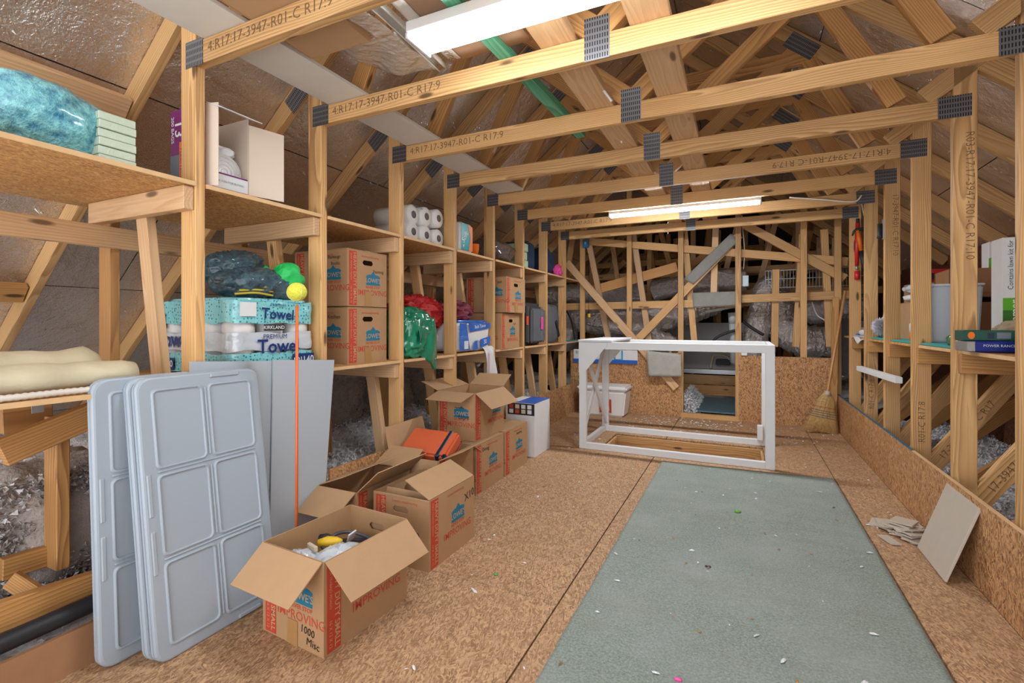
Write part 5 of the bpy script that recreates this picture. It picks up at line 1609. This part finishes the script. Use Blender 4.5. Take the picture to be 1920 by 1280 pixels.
for nm, y0, y1, lab in (('a', 2.66, 2.955, 'blue tissue pack half hidden behind the green tarp'), ('b', 3.03, 3.57, 'blue and white bathroom tissue pack beside the post')):
    t = thing('bath_tissue_pack', lab, 'tissue pack', (-2.08, (y0 + y1) / 2, LZ), group='blue tissue packs')
    xr = -2.00 if nm == 'a' else -1.885
    link('pack', soft_mesh(0.34, y1 - y0, 0.24 if nm == 'b' else 0.20, M_bfilm if nm == 'a' else M_paper, power=6, amp=0.012, scale=8, seed=41 + len(lab)), t, Matrix.Translation((xr - 0.17 + 2.08, 0, 0)), True)
    if nm == 'a':
        text('Tissue', t, mw(t).inverted() @ face_M((xr + 0.012, y0 + 0.02, LZ + 0.13), Y, Z, 0.0), 0.10, M_white, 0.02)
    else:
        fm = mw(t).inverted() @ face_M((xr + 0.010, y0, LZ), Y, Z, 0.0)
        link('printed_patch', flat_poly([(0.02, 0.02), (0.17, 0.02), (0.12, 0.22), (0.02, 0.225)], M_bfilm), t, fm, True)
        link('printed_patch', flat_poly([(0.17, 0.155), (0.50, 0.185), (0.50, 0.225), (0.15, 0.225)], M_bfilm), t, fm, True)
        link('printed_patch', flat_poly([(0.33, 0.03), (0.49, 0.055), (0.50, 0.12), (0.33, 0.095)], M_bfilm), t, fm, True)
        link('printed_patch', flat_poly([(0.21, 0.012), (0.29, 0.02), (0.29, 0.09), (0.24, 0.085)], M_bfilm), t, fm, True)
        text('Bath Tissue', t, fm @ T2(0.33, 0.20, 0.08, 0.0015), 0.038, M_white, 0.01, 'CENTER')
        text('30', t, fm @ T2(0.41, 0.075, 0.1, 0.0015), 0.05, M_white, 0.01, 'CENTER')
        link('label_panel', flat_poly(rect(0.085, 0.03, 0.145, 0.09), M_white), t, fm @ T2(0, 0, 0, 0.001), True)
        soft('top_film', M_bfilm, (xr - 0.17, (y0 + y1) / 2, LZ + 0.225), (0.33, y1 - y0 - 0.02, 0.025), t, power=6, amp=0.01, scale=12, seed=7)
def hang_fn(s, t):
    y = 3.40 + 0.17 * s + 0.045 * t
    a = t * 1.0
    if t < 0.25: return (-1.93 + 0.068 * (t / 0.25), y, LZ + 0.03 * math.sin(t / .25 * 3.1) + 0.006)
    tt = (t - 0.25) / 0.75
    return (-1.858 + 0.012 * math.sin(s * 11 + tt * 4), y - 0.03 * tt * math.sin(s * 3), LZ - 0.001 - 0.275 * tt)
M_sack = plain('white woven sack', (0.62, 0.62, 0.63), 0.6, bump=0.3, bscale=90, var=0.1)
hs = thing('woven_sack', 'empty white woven sack hanging over the lower shelf edge', 'sack', (-1.86, 3.5, LZ - 0.3))
link('sack', sheet_grid(hang_fn, 20, 26, M_sack, 0.004), hs)
sheet('pink_stripe', (-1.8395, 3.435, LZ - 0.262), Y, Z, 0.018, 0.24, 0.001, plain('pink stripe', (0.60, 0.33, 0.33), 0.6), hs)

# suitcases
M_grey = plain('charcoal suitcase fabric', (0.045, 0.040, 0.042), 0.75, bump=0.25, bscale=220)
M_grey2 = plain('slate suitcase fabric', (0.105, 0.115, 0.13), 0.75, bump=0.25, bscale=160, var=0.2)
M_luggred = plain('red luggage tag', (0.65, 0.06, 0.02), 0.5)
sc = thing('suitcase', 'charcoal suitcase with a red tag standing on the lower shelf', 'suitcase', (-2.03, 4.50, LZ), group='suitcases on the shelf')
link('shell', box_mesh(0.30, 0.44, 0.42, M_grey, 0.035), sc, Matrix.Translation((-0.01, -0.01, 0.215)), True)
link('front_pocket', box_mesh(0.045, 0.34, 0.34, M_grey2, 0.015), sc, Matrix.Translation((0.155, 0.05, 0.20)), True)
link('handle', tube_mesh(spline([(0.0, -0.10, 0.415), (0.0, -0.09, 0.445), (0.0, 0.09, 0.445), (0.0, 0.10, 0.415)], 5), 0.010, M_black, 8), sc, Matrix.Identity(4), True)
link('tag', box_mesh(0.004, 0.05, 0.085, M_luggred), sc, Matrix.Translation((0.150, -0.19, 0.25)), True)
link('pink_tag', box_mesh(0.012, 0.05, 0.13, M_pink, 0.005), sc, Matrix.Translation((0.186, 0.10, 0.22)), True)
for yy in (-0.14, 0.12):
    link('zip_line', box_mesh(0.004, 0.004, 0.36, M_steel), sc, Matrix.Translation((0.1385 if yy < 0 else 0.178, yy, 0.21)), True)
s2 = thing('suitcase', 'slouching slate blue duffel case behind the charcoal suitcase', 'suitcase', (-2.05, 5.12, LZ), group='suitcases on the shelf')
link('shell', soft_mesh(0.30, 0.40, 0.44, M_grey2, power=4, amp=0.03, scale=6, seed=44), s2, Matrix.Rotation(0.08, 4, 'X'), True)
link('strap', box_mesh(0.02, 0.04, 0.20, M_black, 0.006), s2, Matrix.Translation((0.165, 0.05, 0.16)) @ Matrix.Rotation(0.5, 4, 'X'), True)
o = sheet('teal_strip', (-1.99, 5.50, LZ + 0.012), X, Y, 0.11, 0.42, 0.010, M_teal)
tag(o, 'teal edged pad at the far end of the lower shelf', 'pad')

# canvas roll, hose and foam tube at the near end
M_canvas = plain('cream canvas', (0.60, 0.54, 0.38), 0.75, bump=0.3, bscale=28, var=0.12)
cv = thing('canvas_roll', 'folded roll of cream canvas on the near end of the lower shelf', 'canvas', (-2.06, 0.62, LZ))
def canvas(yend, x, z, r, seed, nm):
    pts = [(x + 0.01 * math.sin(i * .9 + seed), 0.15 + (yend - 0.15) * i / 22, z) for i in range(23)]
    me = tube_mesh(pts, [r * (1 + 0.06 * math.sin(i * 1.7 + seed)) * (0.72 if i in (0, 22) else 1) for i in range(23)], M_canvas, 20)
    for v in me.vertices:
        v.co.x += 0.018 * mnoise.noise(v.co * 9 + Vector((seed, 0, 0)))
        v.co.z = max(LZ + 0.002, v.co.z + 0.012 * mnoise.noise(v.co * 11 + Vector((0, seed, 0))))
        v.co.z = z + (v.co.z - z) * 0.75
    link(nm, me, cv)
canvas(0.985, -1.985, LZ + 0.052, 0.062, 1, 'fold')
canvas(0.93, -2.10, LZ + 0.075, 0.085, 4, 'fold')
o = link('corrugated_hose', tube_mesh([Vector((-1.895 + 0.004 * math.sin(i * .2), 0.30 + 0.0085 * i, LZ + 0.012 + 0.0 * i)) for i in range(76)], [0.009 + 0.0025 * (i % 2) for i in range(76)], M_wcable, 10))
tag(o, 'thin white corrugated hose along the near lower shelf edge', 'hose')
o = link('foam_tube', tube_mesh(spline([(-1.945, -0.3, 0.150), (-1.945, 0.2, 0.158), (-1.945, 0.7, 0.168), (-1.945, 1.15, 0.172), (-1.95, 1.6, 0.165)]), 0.028, M_black, 14))
tag(o, 'black foam pipe sleeve lying on the low edge board', 'pipe')

# ------------------------------------------------------------------ things stored on the tie beams
o = carton('plain brown carton stored on the tie beams beside the melamine board', -1.42, 1.20, BEAM1 + 0.001, 0.30, 0.46, 0.20, math.radians(2), None, {}, group='overhead cartons')
o.name = 'storage_carton'
M_kraft = plain('kraft paper face', (0.40, 0.25, 0.16), 0.7, var=0.12)
fo = thing('foil_underlay', 'curled foil faced underlay sheet on the tie beams beside the brown carton', 'underlay', (-1.35, 1.6, BEAM1))
def foil_fn(s, t):
    x = -1.56 + 0.385 * s
    y = 1.45 + 0.29 * t
    z = BEAM1 + 0.006 + 0.10 * (1 - s) ** 2 + 0.010 * math.sin(t * 7 + s * 9) + 0.01
    return (x, y, z)
link('sheet', sheet_grid(foil_fn, 26, 22, M_foilsh, 0.003), fo)
def foil_fn2(s, t):
    return (-1.262 + 0.085 * s, 1.05 + 0.40 * t, BEAM1 + 0.012 + 0.006 * math.sin(t * 9))
link('sheet', sheet_grid(foil_fn2, 8, 22, M_foilsh, 0.003), fo)
def roll_fn(s, t):
    q = s * 2 * math.pi * 0.8 - 0.6
    return (-1.150 + 0.022 * math.cos(q) + 0.012 * math.sin(t * 4), 1.02 + 0.72 * t, BEAM1 + 0.026 + 0.022 * math.sin(q))
link('rolled_edge', sheet_grid(roll_fn, 16, 16, M_melamw, 0.003), fo)
def edge_fn(s, t):
    return (-1.10 + 0.36 * s, 1.02 + 0.70 * t + 0.02 * s, BEAM1 + 0.030 + 0.008 * math.sin(t * 5 + s * 2))
uo = thing('underlay_sheet', 'pale printed underlay sheet lying over the strip light', 'underlay', (-0.9, 1.3, BEAM1))
link('sheet', sheet_grid(edge_fn, 12, 12, M_kraft, 0.003), uo)
link('white_margin', sheet_grid(lambda s, t: (-1.09 + 0.05 * s, 1.03 + 0.67 * t, BEAM1 + 0.024 + 0.008 * math.sin(t * 5)), 4, 12, M_melamw, 0.002), uo)
text('flooring', uo, mw(uo).inverted() @ face_M((-1.065, 1.56, BEAM1 + 0.014), Y, X, 0.0), 0.045, M_ink)
text('flooring', uo, mw(uo).inverted() @ face_M((-1.065, 1.10, BEAM1 + 0.014), Y, X, 0.0), 0.045, M_ink)

# ------------------------------------------------------------------ goods on the side shelf
def place(u, v, y): return P(u, v, y=y)
# teal boards lying on the shelf
M_tealb = plain('teal painted board', (0.02, 0.34, 0.34), 0.4)
for i, (y0, y1) in enumerate(((3.02, 3.57), (3.63, 4.18), (4.24, 4.79), (4.85, 5.40))):
    o = box('teal_board', (0.945, y0, RZ + 0.001), (1.10, y1, RZ + 0.014), M_tealb, None, 0.002)
    tag(o, 'teal board on the side shelf, %s from the green box' % ('first', 'second', 'third', 'fourth')[i], 'board', 'teal boards on the side shelf')
ZS = RZ + 0.0155
# white bin
wbn = thing('white_bin', 'white plastic bin standing between the bare posts', 'bin', (1.12, 3.74, ZS))
link('bin_body', taper_box(0.22, 0.18, 0.25, 0.20, 0.33, M_melam, 0.008), wbn, Matrix.Identity(4), True)
link('rim', box_mesh(0.262, 0.212, 0.012, M_white, 0.004), wbn, Matrix.Translation((0, 0, 0.336)), True)
# brown box with a hand hole
bq = thing('storage_carton', 'brown carton with a hand hole behind the white bin', 'box', (1.34, 4.02, RZ + 0.001), math.radians(-4), 'overhead cartons')
M_cardd = plain('deep brown cardboard', (0.27, 0.13, 0.055), 0.8, var=0.1)
for sd_, (o_, r_, W_) in {'+x': (Vector((.17, -.17, 0)), Y, .34), '-y': (Vector((-.17, -.17, 0)), X, .34), '-x': (Vector((-.17, .17, 0)), -Y, .34), '+y': (Vector((.17, .17, 0)), -X, .34)}.items():
    ins = 0.0045 if 'y' in sd_ else 0
    pnl = link('side_panel', wall_panel_mesh(W_ - 2 * ins, 0.46, 0.004, M_cardd, (W_ / 2 - ins, 0.27, 0.045, 0.015) if sd_ == '-y' else None), bq, face_M(o_ + r_ * ins, r_, Z, 0), True)
    if sd_ == '-y':
        text('lowes.com/moving', pnl, T2(W_ / 2, 0.31, 0, 0.001), 0.022, M_redtx, 0, 'CENTER')
link('top_panel', box_mesh(0.33, 0.33, 0.004, M_cardd), bq, Matrix.Translation((0, 0, 0.458)), True)
link('base_panel', box_mesh(0.33, 0.33, 0.004, M_cardd), bq, Matrix.Translation((0, 0, 0.003)), True)
# trimmer boxes
M_lime = plain('lime green print', (0.10, 0.42, 0.01), 0.35)
tb = thing('trimmer_carton', 'tall white and lime green tool carton with handwriting at the shelf end', 'box', (1.215, 3.22, RZ + 0.001))
link('body', box_mesh(0.13, 0.12, 0.545, M_wcard, 0.003), tb, Matrix.Translation((0, 0, 0.2725)), True)
fm = face_M((-0.065, -0.0605, 0), X, Z, 0.0)
link('printed_patch', flat_poly(rect(0.001, 0.02, 0.129, 0.24), plain('dark grass green print', (0.03, 0.16, 0.01), 0.35)), tb, fm, True)
link('printed_patch', flat_poly(rect(0.001, 0.19, 0.129, 0.25), M_lime), tb, fm @ T2(0, 0, 0, 0.0005), True)
text('Trimmer', tb, fm @ T2(0.045, 0.06, math.pi / 2, 0.0018), 0.05, M_wcard, 0.01)
text('LAWN EDGER', tb, fm @ T2(0.085, 0.06, math.pi / 2, 0.0018), 0.02, M_wcard, 0.0)
text('Contains lawn kit for', tb, fm @ T2(0.03, 0.29, math.pi / 2, 0.0008), 0.028, M_marker, 0.0, name='handwriting')
text('Trimmer, etc.', tb, fm @ T2(0.065, 0.29, math.pi / 2, 0.0008), 0.022, M_marker, 0.0, name='handwriting')
t2_ = thing('trimmer_carton', 'smaller white and lime carton standing behind the handwritten one', 'box', (1.44, 4.02, RZ + 0.463))
link('body', box_mesh(0.12, 0.10, 0.16, M_wcard, 0.003), t2_, Matrix.Translation((-0.02, -0.06, 0.08)), True)
link('printed_patch', flat_poly([(0, 0), (0.12, 0), (0.12, 0.10), (0, 0.06)], M_lime), t2_, face_M((-0.08, -0.111, 0), X, Z, 0.0), True)
# green box, blue case, tan bag, glossy bag
M_dgreen = plain('dark green packet', (0.008, 0.075, 0.05), 0.4)
gb = thing('green_packet', 'dark green product box on top of the blue case', 'box', (0.965, 2.82, RZ + 0.052))
link('body', box_mesh(0.17, 0.10, 0.045, M_dgreen, 0.003), gb, Matrix.Translation((0, 0, 0.023)), True)
fm = face_M((-0.085, -0.0505, 0), X, Z, 0.0)
link('emblem', flat_poly([(0.026 + 0.012 * math.cos(q / 12 * 6.2832), 0.023 + 0.016 * math.sin(q / 12 * 6.2832)) for q in range(12)], M_orp), gb, fm, True)
for i, (a_, b2) in enumerate(((0.050, 0.072), (0.080, 0.102), (0.110, 0.155))):
    link('printed_patch', flat_poly(rect(a_, 0.010, b2, 0.036), (M_dgreen, M_navyc, M_greytx)[i]), gb, fm, True)
M_cblue = plain('deep blue plastic', (0.008, 0.02, 0.20), 0.35)
bc = thing('blue_case', 'deep blue tool case lying on the side shelf under the green box', 'case', (1.0, 2.82, RZ + 0.001))
link('lid', box_mesh(0.20, 0.13, 0.048, M_cblue, 0.006), bc, Matrix.Translation((0, 0, 0.026)), True)
link('end_cap', box_mesh(0.03, 0.134, 0.046, M_steel, 0.004), bc, Matrix.Translation((-0.098, 0, 0.026)), True)
text('POWER RANCH', bc, face_M((-0.06, -0.0665, 0.03), X, Z, 0.0), 0.015, M_white)
M_tan2 = plain('tan cloth', (0.34, 0.27, 0.17), 0.85, bump=0.3, bscale=30, var=0.2)
o = soft('tan_bag', M_tan2, (1.20, 3.00, RZ + 0.002), (0.24, 0.22, 0.13), power=2.5, amp=0.035, scale=18, seed=51, ridge=True, seg=(72, 40))
tag(o, 'crumpled tan cloth bag beside the tall lime carton', 'bag')
M_gloss = film_mat('glossy navy film', (0.006, 0.012, 0.03), (0.03, 0.055, 0.10), 9, 0.08, 0.6)
o = soft('glossy_bag', M_gloss, (1.13, 2.66, RZ + 0.002), (0.20, 0.30, 0.085), power=2.3, amp=0.03, scale=18, seed=53, ridge=True, seg=(72, 40))
tag(o, 'glossy dark plastic bag at the near end of the side shelf', 'bag')
o = soft('green_pouch', M_tarp, (0.985, 3.16, ZS), (0.07, 0.13, 0.05), power=2.2, amp=0.02, scale=20, seed=54, ridge=True)
tag(o, 'small green pouch on the first teal board', 'pouch')
# jar, small carton, white bags
jr = thing('jar', 'clear jar with an orange base between the bare posts', 'jar', (1.045, 4.06, ZS))
link('jar_base', lathe_mesh([(0.030, 0.0), (0.033, 0.002), (0.033, 0.045), (0.030, 0.047)], M_orp, 20), jr, Matrix.Identity(4), True)
link('jar_body', lathe_mesh([(0.030, 0.0475), (0.034, 0.05), (0.034, 0.105), (0.026, 0.115), (0.026, 0.125)], M_clear, 20), jr, Matrix.Identity(4), True)
cR = carton('small moving carton behind the clear jar on the side shelf', 1.24, 4.44, RZ + 0.001, 0.32, 0.34, 0.27, math.radians(3), None, {'-y': dict(writing=(('22', 0.11, 0.20, 0.06, 0.1),))})
for i, (z_, lab) in enumerate(((0.277, 'folded white bag on the small shelf carton'), (0.345, 'second white bag resting on the folded one'))):
    o = soft('white_bag', M_film if i == 0 else M_clear, (1.20, 4.40, RZ + z_), (0.26, 0.26, 0.065), power=2.6, amp=0.015, scale=14, seed=60 + i, flat=False)
    tag(o, lab, 'bag')
cRb = carton('plain carton carrying the red basket on the side shelf', 1.42, 4.95, RZ + 0.001, 0.36, 0.34, 0.44, math.radians(0), None, {})
rbk = thing('red_basket', 'red plastic basket on top of the plain shelf carton', 'basket', (1.40, 4.90, RZ + 0.447))
link('basket', taper_box(0.22, 0.18, 0.25, 0.20, 0.10, plain('red plastic', (0.55, 0.02, 0.015), 0.4), 0.006), rbk, Matrix.Identity(4), True)
for i in range(6):
    link('slot', box_mesh(0.018, 0.004, 0.05, M_marker), rbk, Matrix.Translation((-0.095 + i * 0.038, -0.0975, 0.045)), True)
# fluffy duster
M_fluff = plain('grey fluff', (0.50, 0.50, 0.56), 1.0, var=0.25)
du = thing('duster', 'fluffy grey duster head on the side shelf', 'duster', (0.985, 4.62, ZS))
bm = bmesh.new()
rd2 = random.Random(8)
c0 = Vector((0.985, 4.62, ZS + 0.085))
for i in range(900):
    d = Vector((rd2.gauss(0, 1), rd2.gauss(0, 1), rd2.gauss(0, 1))).normalized()
    base = c0 + Vector((d.x * 0.045, d.y * 0.06, d.z * 0.050))
    tip = c0 + Vector((d.x * 0.075, d.y * 0.095, d.z * 0.080)) * rd2.uniform(0.9, 1.06) - c0 * 0
    tip = c0 + (tip - c0) if False else c0 + Vector((d.x * 0.075, d.y * 0.095, d.z * 0.078)) * rd2.uniform(0.85, 1.05)
    s_ = d.orthogonal().normalized() * 0.006
    s2_ = d.cross(s_)
    vs = [bm.verts.new(base + s_), bm.verts.new(base - s_ * .5 + s2_), bm.verts.new(base - s_ * .5 - s2_), bm.verts.new(tip)]
    for a_ in range(3): bm.faces.new((vs[a_], vs[(a_ + 1) % 3], vs[3]))
o = link('fluff', bm_mesh(bm, 'fluff', [M_fluff]), du); o['kind'] = 'stuff'
tube('handle', [c0, c0 + Vector((0.03, 0.05, 0.14))], 0.007, M_white, du, 8)
wsn = thing('white_sandal', 'white shoe with a grey sole turned over on the side shelf', 'shoe', (0.99, 5.10, ZS))
soft('upper', M_white, (0.99, 5.10, ZS), (0.11, 0.27, 0.06), wsn, power=2.6, amp=0.008, scale=14, seed=70)
soft('sole', plain('grey sole', (0.22, 0.21, 0.20), 0.7), (0.99, 5.10, ZS + 0.055), (0.09, 0.25, 0.02), wsn, power=2.6, amp=0.003, scale=14, seed=71, flat=False)
o = soft('blue_pad', M_pblue, (0.985, 5.48, RZ + 0.002), (0.10, 0.14, 0.035), power=3, amp=0.006, scale=12, seed=72)
tag(o, 'small blue pad at the far end of the side shelf', 'pad')
def cloth_fn(s, t):
    return (0.932 + 0.02 * math.sin(t * 5), 5.00 + 0.36 * s, RZ + 0.016 - 0.07 * t * (0.6 + 0.4 * math.sin(s * 6)))
o = link('white_rag', sheet_grid(cloth_fn, 14, 6, M_sack, 0.006))
tag(o, 'white rag hanging off the far end of the side shelf', 'rag')

# ------------------------------------------------------------------ tools hung on the bare posts
yt = TY(8) - 0.004
hm = thing('hammer', 'claw hammer with an orange and black grip hung on a bare post', 'hammer', tuple(P(1613, 440, y=yt)))
hd = [P(u, v, y=yt - 0.035) for u, v in ((1598, 442), (1601, 434), (1606, 430), (1612, 430), (1620, 428), (1624, 427))]
tube('head', hd, [0.006, 0.010, 0.014, 0.016, 0.012, 0.017], plain('dark green steel', (0.02, 0.05, 0.045), 0.35, 0.6), hm, 10)
tube('grip', [P(1608, 432, y=yt - 0.035), P(1611, 448, y=yt - 0.035), P(1615, 470, y=yt - 0.035)], [0.014, 0.020, 0.017], M_orp, hm, 10)
tube('grip_end', [P(1615, 470, y=yt - 0.035), P(1619, 492, y=yt - 0.035), P(1622, 508, y=yt - 0.035)], [0.018, 0.020, 0.017], M_black, hm, 10)
rk = thing('caulk_gun', 'long red and black sealant tool hung on the bare post beside the hammer', 'tool', tuple(P(1606, 470, y=yt)))
M_redt = plain('red lacquer', (0.55, 0.02, 0.02), 0.35)
yy = yt - 0.016
tube('tip', [P(1608, 410, y=yy), P(1608, 418, y=yy)], 0.014, M_black, rk, 10)
tube('barrel', [P(1608, 418, y=yy), P(1607, 460, y=yy), P(1606, 498, y=yy)], [0.016, 0.020, 0.014], M_redt, rk, 12)
tube('rod', [P(1606, 498, y=yy), P(1607, 506, y=yy)], 0.010, M_steel, rk, 8)
tube('end_cap', [P(1607, 508, y=yy), P(1607, 524, y=yy)], 0.021, M_redt, rk, 12)
tube('trigger', spline([P(1604, 447, y=yy), P(1602, 455, y=yy), P(1602, 468, y=yy), P(1604, 474, y=yy)]), 0.004, M_black, rk, 6)
fl_ = thing('flashlight', 'black flashlight clipped to a bare post', 'flashlight', (0.885, TY(6) + 0.02, 1.76))
tube('body', [(0.885, TY(6) + 0.02, 1.70), (0.885, TY(6) + 0.02, 1.72), (0.885, TY(6) + 0.02, 1.80)], [0.019, 0.015, 0.014], M_black, fl_, 14)
box('clip', (0.898, TY(6) + 0.005, 1.69), (0.9075, TY(6) + 0.034, 1.83), M_steel, fl_)
